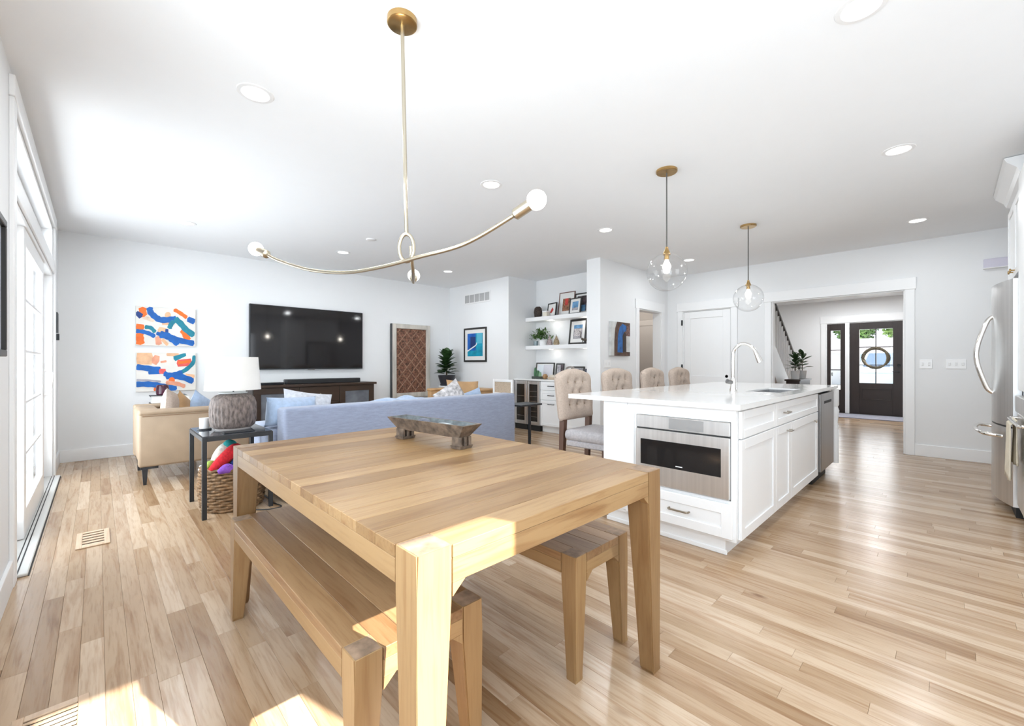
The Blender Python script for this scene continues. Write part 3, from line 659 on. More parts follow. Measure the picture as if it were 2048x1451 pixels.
for i, (x, y, rz, lb) in enumerate(((3.13, 2.17, .04, 'tufted beige linen counter stool nearest the sofa, its grey seat in full view'), (3.90, 2.20, -.02, 'second tufted counter stool from the sofa, behind the island worktop'), (4.68, 2.20, .03, 'third tufted counter stool from the sofa, before the dark doorway'), (5.43, 2.22, 0, 'tufted counter stool farthest from the sofa, before the white closet door'))):
    o = st0 if i == 0 else copy_tree(st0)
    o.location = (x, y, 0); o.rotation_euler = (0, 0, rz); tag(o, lb, 'stool', 'counter stools along the island')

# ------------------------------------------------------------------ soft furnishing helpers
def pillow(name, label, m, loc, rot, w, h, t, group='loose cushions', cat='cushion', piping=None):
    def f(s):
        def g(u, v):
            a, b = u*2-1, v*2-1
            e = max(0, (1-abs(a)**2.6))**.55*max(0, (1-abs(b)**2.6))**.55
            k = 1-.07*(1-abs(a)**2)*abs(b)**3; k2 = 1-.07*(1-abs(b)**2)*abs(a)**3
            return Vector((a*w/2*k2, s*t/2*e, b*h/2*k))
        return g
    mb = MB(); mb.grid(f(1), 18, 18); mb.grid(f(-1), 18, 18); mb.merge(2e-4)
    o = mb.build(name, m, smooth=True); o.location = loc; o.rotation_euler = [math.radians(a) for a in rot]
    return tag(o, label, cat, group)

# ------------------------------------------------------------------ blue-grey sofa
sf = thing('sofa', 'long blue-grey fabric sofa with its back to the dining table', 'sofa', (2.43, 4.3, 0))
part(sf, 'back_frame', M_sofa, 1.10, 3.78, 3.81, 4.03, .06, .79, .03, 3, True)
part(sf, 'seat_base', M_sofa, 1.24, 3.64, 4.03, 4.74, .08, .30, .02, 2, True)
for x0, x1 in ((1.08, 1.26), (3.62, 3.78)): part(sf, 'arm', M_sofa, x0, x1, 4.03, 4.76, .06, .60, .03, 3, True)
for i in range(3): part(sf, 'seat_cushion', M_sofa, 1.27+i*.785, 1.27+i*.785+.775, 4.08, 4.76, .30, .47, .05, 4, True)
for i in range(3):
    if i != 1: part(sf, 'back_cushion', M_sofa, 1.27+i*.785, 1.27+i*.785+.775, 4.035, 4.21, .47, .76, .06, 4, True)
for x in (1.16, 3.7):
    for y in (3.87, 4.7): MB().lathe([(0, 0), (.018, 0), (.024, .06), (0, .06)], (x, y, 0), 12).build('foot', M_black, sf, True)
pillow('arm_cushion', 'plump light blue cushion bulging over the sofa arm beside the lamp', M_sofa_l, (1.26, 4.17, .735), (6, 2, 8), .44, .26, .30)
M_grpat = mat('pale_patterned_fabric', (.62, .64, .69), .9, var=.16, vscale=28)
pillow('throw_pillow', 'pale grey patterned pillow standing up at the lamp end of the sofa', M_grpat, (1.46, 4.33, .70), (-16, 10, 6), .48, .40, .13)
pillow('throw_pillow', 'white and grey mottled pillow leaning on the tan one on the sofa', mat('mottled_pillow', (.55, .53, .53), .9, var=.5, vscale=22), (3.18, 4.32, .70), (-16, -26, 8), .44, .42, .13)
pillow('throw_pillow', 'caramel tan pillow with dark piping at the right end of the sofa', M_leather_o, (3.46, 4.46, .735), (-14, 4, -6), .50, .42, .13)
pillow('throw_pillow', 'flat light blue pillow slumped in front of the tan one', M_sofa_l, (3.44, 4.28, .655), (-20, -14, -4), .42, .32, .09)
mb = MB()
def bl(u, v):
    a = u*2-1; return Vector((2.25+a*.30, 4.02+(v-.5)*.34, .775+.035*math.exp(-((a-.35)*3)**2)+.03*math.exp(-((a+.45)*4)**2)-.10*abs(v-.5)**2*3.2+.008*math.sin(u*23+v*9)))
mb.grid(bl, 26, 12); bl_o = mb.build('throw_blanket', M_sofa_l, smooth=True); md = bl_o.modifiers.new('thickness', 'SOLIDIFY'); md.thickness = .012; md.offset = 1
tag(bl_o, 'bunched light blue throw blanket lying along the middle of the sofa back', 'blanket')

# ------------------------------------------------------------------ end table, lamp, basket
M_tglass = mat('dark_table_glass', (.05, .055, .065), .06, 0, spec=.8)
def end_table():
    t = thing('end_table', 'black metal end table with dark glass top holding the lamp', 'table', (.79, 4.17, 0)); X0, X1, Y0, Y1, H = .555, 1.03, 3.86, 4.48, .615; s = .03
    for x in (X0, X1-s):
        for yy in (Y0, Y1-s): part(t, 'leg', M_black, x, x+s, yy, yy+s, 0, H-.002, .002)
    for yy in (Y0, Y1-s): part(t, 'top_rail', M_black, X0+s, X1-s, yy, yy+s, H-.034, H-.002, .002)
    for x in (X0, X1-s): part(t, 'side_rail', M_black, x, x+s, Y0+s, Y1-s, H-.034, H-.002, .002)
    part(t, 'glass_top', M_tglass, X0+.006, X1-.006, Y0+.006, Y1-.006, H-.002, H+.006, .001)
end_table()
lp = thing('table_lamp', 'oval ribbed mottled ceramic lamp with white drum shade on end table', 'lamp', (.815, 4.18, .621))
M_lampc = mat('mottled_ceramic', (.17, .135, .12), .6, var=.6, vscale=60, bump=.5, bscale=50, stretch=(1, 1, .35))
mb = MB(); prof = [(0, .0), (.135, 0), (.155, .02), (.165, .06), (.168, .13), (.166, .20), (.155, .245), (.13, .268), (.095, .282), (.07, .284), (0, .284)]
mb.lathe(prof, (.815, 4.18, .632), 96, 1., .72)
for v in mb.bm.verts:                          # vertical ribs on the body
    if .02 < v.co.z-.632 < .235:
        a = math.atan2((v.co.y-4.18)/.72, v.co.x-.815); k = 1+.018*math.cos(a*32)
        v.co.x = .815+(v.co.x-.815)*k; v.co.y = 4.18+(v.co.y-4.18)*k
mb.build('ceramic_body', M_lampc, lp, True)
MB().lathe([(0, 0), (.12, 0), (.125, .011), (0, .011)], (.815, 4.18, .621), 48, 1.05, .74).build('foot_ring', mat('pale_foot', (.62, .58, .55), .5), lp, True)
MB().lathe([(0, .284), (.10, .284), (.105, .292), (.075, .297), (0, .297)], (.815, 4.18, .632), 40, 1., .72).build('neck_cap', mat('pale_cap', (.66, .70, .70), .4), lp, True)
MB().tube([(.815, 4.18, .925), (.815, 4.18, 1.10)], .006, 8).build('stem', M_black, lp, True)
mb = MB().lathe([(.182, .275), (.203, .0), (.200, .0), (.179, .275)], (.815, 4.18, .945), 64, 1., .74)
for v in mb.bm.verts: v.co.z += .0
mb.build('lamp_shade', mat('white_linen_shade', (.84, .83, .80), .9, var=.02, bump=.08, bscale=300), lp, True)
MB().tube([(.815-.18, 4.18, 1.19), (.815+.18, 4.18, 1.19)], .002, 6).build('shade_spider', M_black, lp)
cu = thing('cup', 'small white cup on a dark coaster beside the lamp', 'cup', (.63, 4.28, .632))
MB().lathe([(0, 0), (.032, 0), (.034, .004), (.036, .085), (.033, .085), (.031, .008), (0, .008)], (.63, 4.28, .632), 24).build('cup_body', M_white, cu, True)
MB().lathe([(0, 0), (.05, 0), (.05, .010), (0, .010)], (.63, 4.28, .6215), 24).build('coaster', M_black, smooth=True)
tag(bpy.data.objects['coaster'], 'round black coaster under the white cup', 'coaster')
tag(B(.70, .90, 3.90, 3.98, .6215, .631, .003).build('remote_control', M_black), 'slim black remote lying before the lamp base', 'remote')
# basket with soft toys
bk = thing('woven_basket', 'round woven brown basket full of toys under the end table', 'basket', (.80, 4.12, 0))
M_weave = mat('seagrass', (.23, .135, .065), .8, var=.5, vscale=30, bump=.4, bscale=90)
mb = MB()
for r in range(15):
    z = .016+r*.0225; R = .205+.02*math.sin(r/14*PI*.9); pts = []
    for k in range(80):
        a = 2*PI*k/80; w_ = R+.007*math.sin(k*PI*.5+(r % 2)*PI); pts.append((.80+w_*math.cos(a), 4.12+w_*math.sin(a), z+.004*math.sin(k*.9+r*1.7)))
    mb.tube(pts, .0125, 6, closed=True)
mb.build('woven_wall', M_weave, bk, True)
MB().lathe([(0, .004), (.2, .004), (.2, .02), (0, .02)], (.80, 4.12, 0), 30).build('basket_bottom', M_weave, bk)
def plush(name, label, col, pts, rr, extra=None):
    m = mat('plush_'+name+str(len(MATS)), col, .95, var=.2, vscale=60, bump=.3, bscale=200)
    o = MB().tube(spline(pts, 5), spline_r(rr, 5), 14).build('soft_toy', m, smooth=True); return tag(o, label, 'toy', 'soft toys in the basket')
def spline_r(rr, k): return [v.x for v in spline([(r, 0, 0) for r in rr], k)]
plush('r', 'bright red plush arm draped diagonally over the toy basket', (.62, .02, .03), [(0.625, 3.99, .335), (0.675, 4.0, .37), (0.745, 4.02, .43), (0.805, 4.04, .475), (0.835, 4.06, .46)], [.02, .04, .047, .045, .02])
plush('w', 'white plush with teal dots rising behind the red one', (.74, .74, .66), [(0.665, 4.12, .33), (0.705, 4.13, .41), (0.755, 4.14, .47), (0.795, 4.15, .49)], [.03, .048, .05, .02])
plush('t', 'teal plush head on top of the toy basket', (.03, .36, .36), [(0.735, 4.12, .46), (0.775, 4.13, .50), (0.825, 4.13, .50)], [.015, .042, .015])
plush('u', 'purple plush toy at the front rim of the basket', (.25, .09, .50), [(0.665, 3.93, .325), (0.725, 3.93, .345), (0.775, 3.93, .335)], [.015, .04, .015])
plush('g', 'green plush toy at the right rim of the basket', (.02, .33, .20), [(0.755, 3.94, .335), (0.835, 3.96, .36), (0.905, 4.0, .345)], [.015, .043, .02])
plush('b', 'blue plush toy beneath the red arm', (.04, .09, .40), [(0.765, 4.0, .36), (0.845, 4.03, .385), (0.915, 4.08, .36)], [.015, .045, .02])
plush('l', 'lime green plush tip at the left of the basket', (.40, .55, .12), [(0.595, 4.05, .33), (0.635, 4.06, .37), (0.685, 4.07, .36)], [.012, .032, .015])
plush('p', 'white plush face near the table leg', (.78, .74, .70), [(0.845, 4.03, .43), (0.885, 4.05, .45), (0.925, 4.07, .43)], [.015, .042, .015])
mb = MB(); mb.tube(spline([(.90, 3.84, .006), (.97, 3.78, .006), (1.04, 3.77, .006), (1.075, 3.80, .006), (1.05, 3.93, .006), (1.052, 4.1, .006), (1.05, 4.3, .006)], 8), .0045, 6)
tag(mb.build('lamp_cord', M_black, smooth=True), 'thin black cord looping on the floor by the end table', 'cord')
rp = thing('rope_toy', 'white knitted strap hanging by the left legs of the end table', 'strap', (.60, 4.27, .0))
mb = MB()
for k in range(14): mb.sphere((.60+.006*(k % 2), 4.27, .06+k*.02), .014, 6)
mb.build('braid', mat('white_knit', (.72, .70, .67), .95), rp, True)

# ------------------------------------------------------------------ leather armchairs
def armchair(label, loc, rz, m, group='leather armchairs'):
    r = thing('armchair', label, 'armchair', loc, rz, group, world=False)     # faces +x, width along y
    part(r, 'side_panel', m, 0, .92, -.42, -.31, .17, .685, .025, 3, True); part(r, 'side_panel', m, 0, .92, .31, .42, .17, .685, .025, 3, True)
    part(r, 'arm_top', m, .0, .93, -.435, -.30, .67, .72, .022, 3, True); part(r, 'arm_top', m, .0, .93, .30, .435, .67, .72, .022, 3, True)
    part(r, 'backrest', m, 0, .18, -.31, .31, .2, .715, .04, 3, True); part(r, 'seat_base', m, .1, .90, -.31, .31, .18, .32, .02, 2, True)
    part(r, 'seat_cushion', m, .17, .93, -.305, .305, .32, .45, .045, 4, True); part(r, 'seam', mat('leather_seam', (.22, .13, .07), .7), .03, .90, -.4235, -.4205, .655, .662, 0)
    for x in (.05, .85):
        for s in (-1, 1):
            mb = MB(); y = s*.385
            mb.hexa([(x-.012, y-.012, 0), (x+.012, y-.012, 0), (x+.012, y+.012, 0), (x-.012, y+.012, 0), (x-.022, y-.02, .15), (x+.022, y-.02, .15), (x+.022, y+.02, .15), (x-.022, y+.02, .15)])
            mb.box(x-.03, x+.10 if x < .5 else x+.03, y-.02, y+.02, .15, .172, .002); mb.build('leg', M_black, r)
    return r
armchair('tan leather armchair beside the lamp, seen from its side', (.275, 5.77, 0), 0, M_leather)
armchair('caramel leather armchair behind the right half of the sofa', (5.12, 6.05, 0), PI, M_leather_o)
pillow('throw_pillow', 'beige pillow upright against the back of the lamp-side armchair', M_linen, (.55, 5.62, .68), (0, 14, 70), .42, .40, .15)
pillow('throw_pillow', 'dark tan pillow leaning in the lamp-side armchair', M_leather_o, (.66, 5.70, .64), (0, 26, 62), .40, .36, .10)
pillow('throw_pillow', 'white and blue pillow lying in the lamp-side armchair', M_sofa_l, (.82, 5.80, .62), (0, 30, 40), .38, .38, .13)
# side table with books and candle by the far wall
tb = thing('side_table', 'small dark side table behind the lamp-side armchair', 'table', (.64, 6.72, 0))
part(tb, 'top', M_espresso, .40, .90, 6.48, 6.95, .635, .66)
for x in (.42, .85):
    for yy in (6.5, 6.9): part(tb, 'leg', M_espresso, x, x+.03, yy, yy+.03, 0, .635)
for i, (c, z, dx, lb) in enumerate((((.03, .03, .035), .6605, 0, 'black book at the bottom of the stack below the candle'), ((.74, .73, .70), .689, .01, 'thick white book in the middle of the stack below the candle'), ((.70, .70, .68), .729, .015, 'white book second from the top below the candle'), ((.06, .07, .07), .765, .0, 'thin dark book on top of the stack below the candle'))):
    h = (.028, .0395, .0355, .012)[i]; b_ = thing('book', lb, 'book', (.62+dx, 6.72, z), group='books under the candle')
    part(b_, 'cover', mat('cover_%d' % i, c, .5), .45+dx, .80+dx, 6.60, 6.84, z, z+h-.0005, .001); part(b_, 'pages', mat('pages', (.78, .76, .70), .8), .455+dx, .803+dx, 6.597, 6.80, z+.003, z+h-.004, 0)
cd = thing('candle_jar', 'dark purple glass candle jar on top of the books', 'candle', (.57, 6.72, .7775))
MB().lathe([(0, 0), (.05, 0), (.062, .012), (.066, .06), (.06, .115), (.05, .125), (.046, .125), (.05, .02), (0, .02)], (.57, 6.72, .7775), 24).build('jar', mat('plum_glass', (.06, .015, .03), .12, var=.3), cd, True)
MB().lathe([(0, .07), (.045, .07), (.045, .02), (0, .02)], (.57, 6.72, .7775), 20).build('wax', mat('plum_wax', (.18, .05, .08), .6), cd, True)

# ------------------------------------------------------------------ far wall: paintings, television, console, carved door
def ribbon(pts, w, y, conv, th=.0006):
    P = spline([(p[0], p[1], 0) for p in pts], 6) if len(pts) > 2 else [Vector((*p, 0)) for p in pts]
    Lp, Rp = [], []
    n = len(P)
    for i, p in enumerate(P):
        t = (P[min(i+1, n-1)]-P[max(i-1, 0)]); t.normalize(); s = Vector((-t.y, t.x, 0))*w/2*(1+.08*math.sin(i*1.3))
        Lp.append(p+s); Rp.append(p-s)
    t0 = (P[1]-P[0]).normalized(); t1 = (P[-1]-P[-2]).normalized()
    ring = [P[0]-t0*w*.18]+Lp+[P[-1]+t1*w*.18]+Rp[::-1]
    mb = MB(); pts3 = [conv(min(max(q.x, CL[0]), CL[1]), min(max(q.y, CL[2]), CL[3]), y) for q in ring]
    # quad strips keep the outline valid even when it bends
    a = [mb.bm.verts.new(conv(*clampq(q), y)) for q in Lp]; b = [mb.bm.verts.new(conv(*clampq(q), y)) for q in Rp]
    for i in range(n-1): mb.bm.faces.new((a[i], a[i+1], b[i+1], b[i]))
    v0 = mb.bm.verts.new(conv(*clampq(ring[0]), y)); v1 = mb.bm.verts.new(conv(*clampq(P[-1]+t1*w*.18), y))
    mb.bm.faces.new((v0, a[0], b[0])); mb.bm.faces.new((a[-1], v1, b[-1]))
    return mb
CL = (0, 0, 0, 0)
def clampq(q): return (min(max(q.x, CL[0]), CL[1]), min(max(q.y, CL[2]), CL[3]))
BL, NV, TE, OR, PE, CO, SA, BG, GR = (.001, .105, .40), (.01, .05, .22), (.004, .20, .28), (.86, .15, .012), (.78, .45, .26), (.75, .10, .09), (.75, .32, .20), (.72, .58, .46), (.35, .33, .38)
def painting(label, corners, z0, z1, strokes, x0=.347, x1=.965):
    global CL
    (ax, ay), (bx, by), (cx_, cy_) = corners                          # crop pixel: top-left, top-right, bottom-left
    r = thing('canvas_painting', label, 'painting', ((x0+x1)/2, YT-.02, z0), group='abstract canvases on the far wall')
    part(r, 'canvas', mat('canvas_ground', (.76, .73, .68), .85, var=.05, vscale=5, bump=.1, bscale=300), x0, x1, YT-.037, YT-.001, z0, z1, .003)
    CL = (ax+4, bx-8, ay-20, cy_+60)
    def conv(px, py, y):
        u = (px-ax)/(bx-ax); top = ay+(by-ay)*u; bot = cy_+(25 if z0 > 1 else 5)*u; v = (py-top)/(bot-top)
        v = min(max(v, .006), .994); return (x0+u*(x1-x0), y, z1-v*(z1-z0))
    for i, (c, w_, pts) in enumerate(strokes):
        y = YT-.0376-.0003*i
        m = mat('paint_%02d%02d%02d' % tuple(int(k*99) for k in c), c, .5, var=.18, vscale=14, bump=.2, bscale=120)
        if len(pts) == 1:
            q = pts[0]; mb = MB(); mb.poly([conv(q[0]+w_/2*math.cos(2*PI*k/20), q[1]+w_/2*math.sin(2*PI*k/20), y) for k in range(20)]); mb.build('paint_stroke', m, r)
        else: ribbon(pts, w_*1.32, y, conv).build('paint_stroke', m, r)
painting('abstract canvas of looping blue and orange bands, the upper of the two', ((80, 80), (950, 150), (85, 665)), 1.394, 1.90, [
    (PE, 90, [(530, 222)]), (PE, 70, [(400, 440), (495, 462)]), (SA, 62, [(388, 545), (400, 650)]), (PE, 35, [(450, 580), (525, 660)]), (BG, 40, [(180, 250), (330, 300)]), (PE, 34, [(450, 345), (550, 345)]),
    (OR, 80, [(175, 118), (176, 190), (190, 230)]), (OR, 42, [(625, 142), (720, 200), (810, 262)]), (OR, 60, [(85, 385), (185, 402)]), (OR, 85, [(130, 490), (135, 560), (145, 640)]), (OR, 80, [(755, 440), (800, 520), (820, 590)]),
    (NV, 60, [(85, 190), (155, 240)]), (TE, 42, [(210, 395), (290, 410), (345, 470)]), (BL, 45, [(85, 455), (180, 465), (270, 495), (340, 535)]), (NV, 35, [(515, 432), (512, 510)]),
    (BL, 66, [(270, 115), (285, 180), (340, 240), (420, 290), (540, 292), (645, 280)]), (TE, 52, [(610, 315), (570, 370), (552, 415)]), (TE, 66, [(640, 282), (720, 350), (800, 440), (915, 520)]), (BL, 60, [(830, 285), (925, 325)]),
    (BL, 40, [(370, 490), (440, 510)]), (BL, 76, [(420, 505), (520, 530), (600, 580), (680, 640)]), (BL, 60, [(600, 560), (720, 600), (915, 642)])])
painting('abstract canvas of crossing blue strokes and pale peach, the lower of the two', ((85, 760), (960, 790), (85, 1320)), .80, 1.305, [
    (PE, 125, [(100, 850), (300, 850)]), (SA, 95, [(325, 860), (390, 885)]), (PE, 40, [(520, 795), (690, 805)]), (PE, 40, [(800, 1105), (930, 1130)]), (SA, 22, [(430, 905), (510, 895)]), (GR, 20, [(95, 1150), (250, 1160), (430, 1185)]),
    (TE, 58, [(630, 862), (790, 790)]), (CO, 75, [(680, 930), (880, 918)]), (OR, 30, [(690, 925), (860, 905)]), (BL, 60, [(95, 965), (250, 992), (420, 1015)]), (BL, 42, [(260, 1050), (430, 1045)]), (CO, 52, [(415, 1035), (495, 1042)]),
    (TE, 46, [(700, 1075), (820, 1015), (915, 925), (935, 830)]), (BL, 52, [(480, 1070), (560, 1095), (650, 1085), (740, 1060)]), (BL, 66, [(510, 1110), (620, 1110), (760, 1135), (910, 1195)]),
    (OR, 92, [(590, 1172)]), (SA, 42, [(510, 1200), (680, 1225), (785, 1268)]), (BL, 58, [(88, 1210), (250, 1215), (400, 1238), (520, 1268), (655, 1295)]), (OR, 36, [(335, 1290), (415, 1297)])], .35, .968)
tv = thing('television', 'large black flat television mounted on the far wall', 'television', (2.47, YT-.03, 1.07))
part(tv, 'bezel', M_black, 1.607, 3.343, YT-.055, YT-.002, 1.070, 2.050, .004)
part(tv, 'screen', mat('tv_screen', (.010, .009, .010), .06), 1.618, 3.332, YT-.0565, YT-.055, 1.088, 2.040, 0)
B(2.42, 2.53, YT-.0575, YT-.0552, 1.060, 1.072, .001).build('status_bar', M_steel_d, tv)
cs = thing('media_console', 'dark espresso wood media console with smoky glass doors below the television', 'console', (2.47, 7.0, 0))
part(cs, 'top', M_espresso, 1.53, 3.40, 6.78, 7.22, .815, .85, .003); part(cs, 'carcass', M_espresso, 1.56, 3.37, 6.82, 7.21, .06, .815); part(cs, 'plinth', M_espresso, 1.56, 3.37, 6.80, 7.21, 0, .06)
for x0, x1, g in ((1.57, 2.17, 1), (2.18, 2.77, 0), (2.78, 3.36, 1)):
    if g:
        d = MB().box(x0, x1, 6.80, 6.82, .08, .17, .002).box(x0, x1, 6.80, 6.82, .72, .805, .002).box(x0, x0+.09, 6.80, 6.82, .17, .72, .002).box(x1-.09, x1, 6.80, 6.82, .17, .72, .002).build('door', M_espresso, cs)
        B(x0+.09, x1-.09, 6.808, 6.814, .17, .72).build('glass_panel', mat('smoky_panel', (.13, .14, .16), .15, 0, var=.3, vscale=6), d)
    else:
        for z in (.08, .325, .57): d = B(x0, x1, 6.80, 6.82, z, z+.235, .003).build('drawer', M_espresso, cs); MB().sphere(((x0+x1)/2, 6.79, z+.12), .012, 8).build('knob', M_bronze, d, True)
sb = thing('soundbar', 'long black soundbar lying on the media console', 'soundbar', (2.62, 6.93, .851)); part(sb, 'body', M_black, 2.0, 3.16, 6.88, 6.98, .8515, .925, .012, 3, True); part(sb, 'grille', M_dark, 2.03, 3.13, 6.878, 6.88, .862, .915, 0)
bx = thing('media_box', 'flat black box left of the soundbar on the console', 'box', (1.80, 6.93, .851)); part(bx, 'case', M_blackgl, 1.62, 1.97, 6.85, 7.02, .8515, .885, .004)
cvd = thing('carved_panel', 'tall carved brown lattice panel in a pale wooden frame on the far wall', 'wall art', (4.32, YT-.04, .52))
M_cv = mat('carved_brown', (.17, .075, .045), .6, var=.8, vscale=26, bump=.9, bscale=45); M_cf = mat('silvered_wood', (.52, .49, .44), .6, var=.25, vscale=9, stretch=(1, 1, .2))
X0, X1, Z0, Z1, s = 3.91, 4.73, .52, 1.905, .085
for q in ((X0, X0+s, Z0, Z1), (X1-s, X1, Z0, Z1), (X0+s, X1-s, Z0, Z0+s), (X0+s, X1-s, Z1-s, Z1)): B(q[0], q[1], YT-.075, YT-.002, q[2], q[3], .006).build('frame_rail', M_cf, cvd)
for q in ((X0-.012, X0, Z0, Z1),): B(q[0], q[1], YT-.07, YT-.002, q[2], q[3], .002).build('frame_edge', M_black, cvd)
part(cvd, 'carved_field', M_cv, X0+s, X1-s, YT-.045, YT-.002, Z0+s, Z1-s, 0)
a0, a1, b0, b1 = X0+s+.012, X1-s-.012, Z0+s+.012, Z1-s-.012
M_cr = mat('carved_rib', (.30, .17, .11), .6, var=.5, vscale=30)
for k in range(-4, 8):
    for sg in (1, -1):
        P = []
        for t_ in range(41):
            xx = a0+(a1-a0)*t_/40; zz = b0+k*.22+(sg*(xx-a0)*1.15 if sg > 0 else (a1-xx)*1.15)
            if b0 <= zz <= b1: P.append((xx, YT-.048, zz))
        if len(P) > 4: MB().tube([P[0], P[-1]], .0085, 6).build('lattice_rib', M_cr, cvd)

# ------------------------------------------------------------------ vent wall, corner plant, print, cane chair, C table
vt = thing('wall_vent_grille', 'white slotted return-air vent high on the wall by the corner', 'vent', (XV, 6.35, 2.33))
part(vt, 'frame', M_canrim, XV-.008, XV-.001, 5.955, 6.745, 2.325, 2.53, .002)
for i in range(5):
    y0 = 5.985+i*.15
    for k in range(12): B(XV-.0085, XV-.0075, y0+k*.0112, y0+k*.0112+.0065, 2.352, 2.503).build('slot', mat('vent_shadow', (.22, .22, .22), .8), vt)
def picture(name, label, cat, face, c, w, h, border, matw, m_frame, art, group=None, tilt=0., rz=0., th=.02):
    """framed picture standing/hanging; local x right, z up, faces -y; art = list of (material, x0, x1, z0, z1) in 0..1 of the picture area"""
    r = thing(name, label, cat, c, rz, group, world=False); r.rotation_euler = (math.radians(-tilt), 0, rz)
    for q in ((-w/2, -w/2+border, 0, h), (w/2-border, w/2, 0, h), (-w/2+border, w/2-border, 0, border), (-w/2+border, w/2-border, h-border, h)): B(q[0], q[1], -th, 0, q[2], q[3], .002).build('frame_rail', m_frame, r)
    B(-w/2+border, w/2-border, -th*.5, -.001, border, h-border).build('mat_board', mat('mat_board', (.78, .77, .75), .8), r)
    a0, a1, b0, b1 = -w/2+border+matw, w/2-border-matw, border+matw, h-border-matw
    for i, (m, pts) in enumerate(art):
        MB().poly([(a0+(a1-a0)*u, -th*.5-.0006-.0003*i, b0+(b1-b0)*v) for u, v in pts]).build('print', m, r)
    return r
def R(u0, u1, v0, v1): return [(u0, v0), (u1, v0), (u1, v1), (u0, v1)]
PB = mat('print_blue', (.005, .10, .42), .5, var=.3); PT = mat('print_teal', (.004, .28, .42), .5, var=.3); PN = mat('print_navy', (.01, .035, .16), .5); PW = mat('print_white', (.72, .76, .80), .6)
M_bfr = mat('black_frame', (.02, .018, .016), .4)
picture('framed_print', 'blue and teal doorway print in a black frame on the vent wall', 'picture', 0, (XV-.001, 6.40, 1.19), .685, .665, .035, .075, M_bfr,
        [(PT, R(0, 1, 0, 1)), (PB, R(.0, .55, .25, 1)), (PN, R(.2, .55, .35, .85)), (PW, [(0, .2), (.5, .42), (.62, .5), (.66, .62), (.6, .6), (.55, .5), (0, .26)]), (mat('print_light', (.10, .45, .60), .5), R(.62, .95, .55, 1))], rz=-PI/2)
def leaf_mesh(w, l, name='leaf'):
    mb = MB(); n = 6; A, Bq = [], []
    for i in range(n+1):
        t_ = i/n; h = w*math.sin(PI*min(1, t_*.93+.07))**.8*.5; z = -.18*l*t_*t_
        A.append(mb.bm.verts.new((l*t_, -h, z+.12*h))); Bq.append(mb.bm.verts.new((l*t_, h, z+.12*h)))
    C = [mb.bm.verts.new((l*i/n, 0, -.18*l*(i/n)**2)) for i in range(n+1)]
    for i in range(n): mb.bm.faces.new((A[i], A[i+1], C[i+1], C[i])); mb.bm.faces.new((C[i], C[i+1], Bq[i+1], Bq[i]))
    return mb
M_leaf = mat('dark_green_leaf', (.030, .075, .022), .4, var=.4, vscale=12); M_leaf2 = mat('mid_green_leaf', (.07, .15, .03), .45, var=.5, vscale=20)
def leafy(par, m, c, n, h, spread, w, l, r0=.0, local=(0,0,0)):
    lf = leaf_mesh(w, l).build('leaf', m, par, True, off=(0,0,0)); src = lf
    for i in range(n):
        o = src if i == 0 else src.copy()
        if i: COL.objects.link(o); o.parent = par
        a = i*2.39996; f = i/max(1, n-1); el = .25+1.0*f
        rr = spread*(1-f)*random.uniform(.7, 1.)
        o.location = Vector(c)-Vector(local)+Vector((r0*math.cos(a), r0*math.sin(a), h*f*random.uniform(.85, 1)))+Vector((rr*.35*math.cos(a), rr*.35*math.sin(a), 0))
        o.rotation_euler = (random.uniform(-.3, .3), -el*.8, a); k = random.uniform(.75, 1.15); o.scale = (k, k, k)
ps = thing('plant_stand', 'white slatted stool used as a plant stand in the corner', 'stand', (4.93, 6.90, 0))
MB().lathe([(0, .70), (.15, .70), (.155, .715), (.15, .725), (0, .725)], (4.93, 6.90, 0), 28).build('top', M_white, ps, True)
for k in range(10):
    a = 2*PI*k/10; MB().tube([(4.93+.135*math.cos(a), 6.9+.135*math.sin(a), .70), (4.93+.15*math.cos(a), 6.9+.15*math.sin(a), 0)], .011, 8).build('slat', M_white, ps, True)
MB().lathe([(.125, .60), (.15, .60), (.15, .63), (.125, .63)], (4.93, 6.9, 0), 28).build('ring', M_white, ps, True)
pp = thing('potted_plant', 'broad-leaved dark green plant in a black pot in the corner', 'plant', (4.93, 6.90, .726))
MB().lathe([(0, 0), (.125, 0), (.13, .03), (.12, .035), (.165, .17), (.17, .205), (.155, .205), (.15, .17), (0, .17)], (4.93, 6.90, .726), 28).build('pot', mat('black_pot', (.022, .023, .03), .35), pp, True)
MB().tube([(4.93, 6.90, .89), (4.92, 6.89, 1.15)], .015, 8).build('stem', mat('plant_stem', (.08, .06, .03), .8), pp)
leafy(pp, M_leaf, (4.93, 6.90, .95), 60, .42, .16, .13, .19, local=(4.93, 6.90, .726))
cc = thing('cane_chair', 'white chair with cane back panel behind the right end of the sofa', 'chair', (4.83, 5.2, 0))
M_cane = mat('cane_weave', (.50, .40, .30), .8, var=.2, vscale=80)
cx, cy = 4.62, 5.02
for (y0, y1, z0, z1) in ((4.98, 5.02, .0, .895), (5.42, 5.46, .0, .895), (5.02, 5.42, .85, .895), (5.02, 5.42, .63, .67)): part(cc, 'back_frame', M_white, 4.86, 4.895, y0, y1, z0, z1, .008, 2, True)
part(cc, 'cane_panel', M_cane, 4.872, 4.882, 5.02, 5.42, .67, .85, 0); part(cc, 'seat', M_white, 4.45, 4.88, 4.98, 5.46, .43, .47, .01)
for y0 in (4.99, 5.41): part(cc, 'front_leg', M_white, 4.46, 4.50, y0, y0+.04, 0, .43, .004)
ctb = thing('c_table', 'black metal C-shaped side table at the right end of the sofa', 'table', (4.08, 4.0, 0))
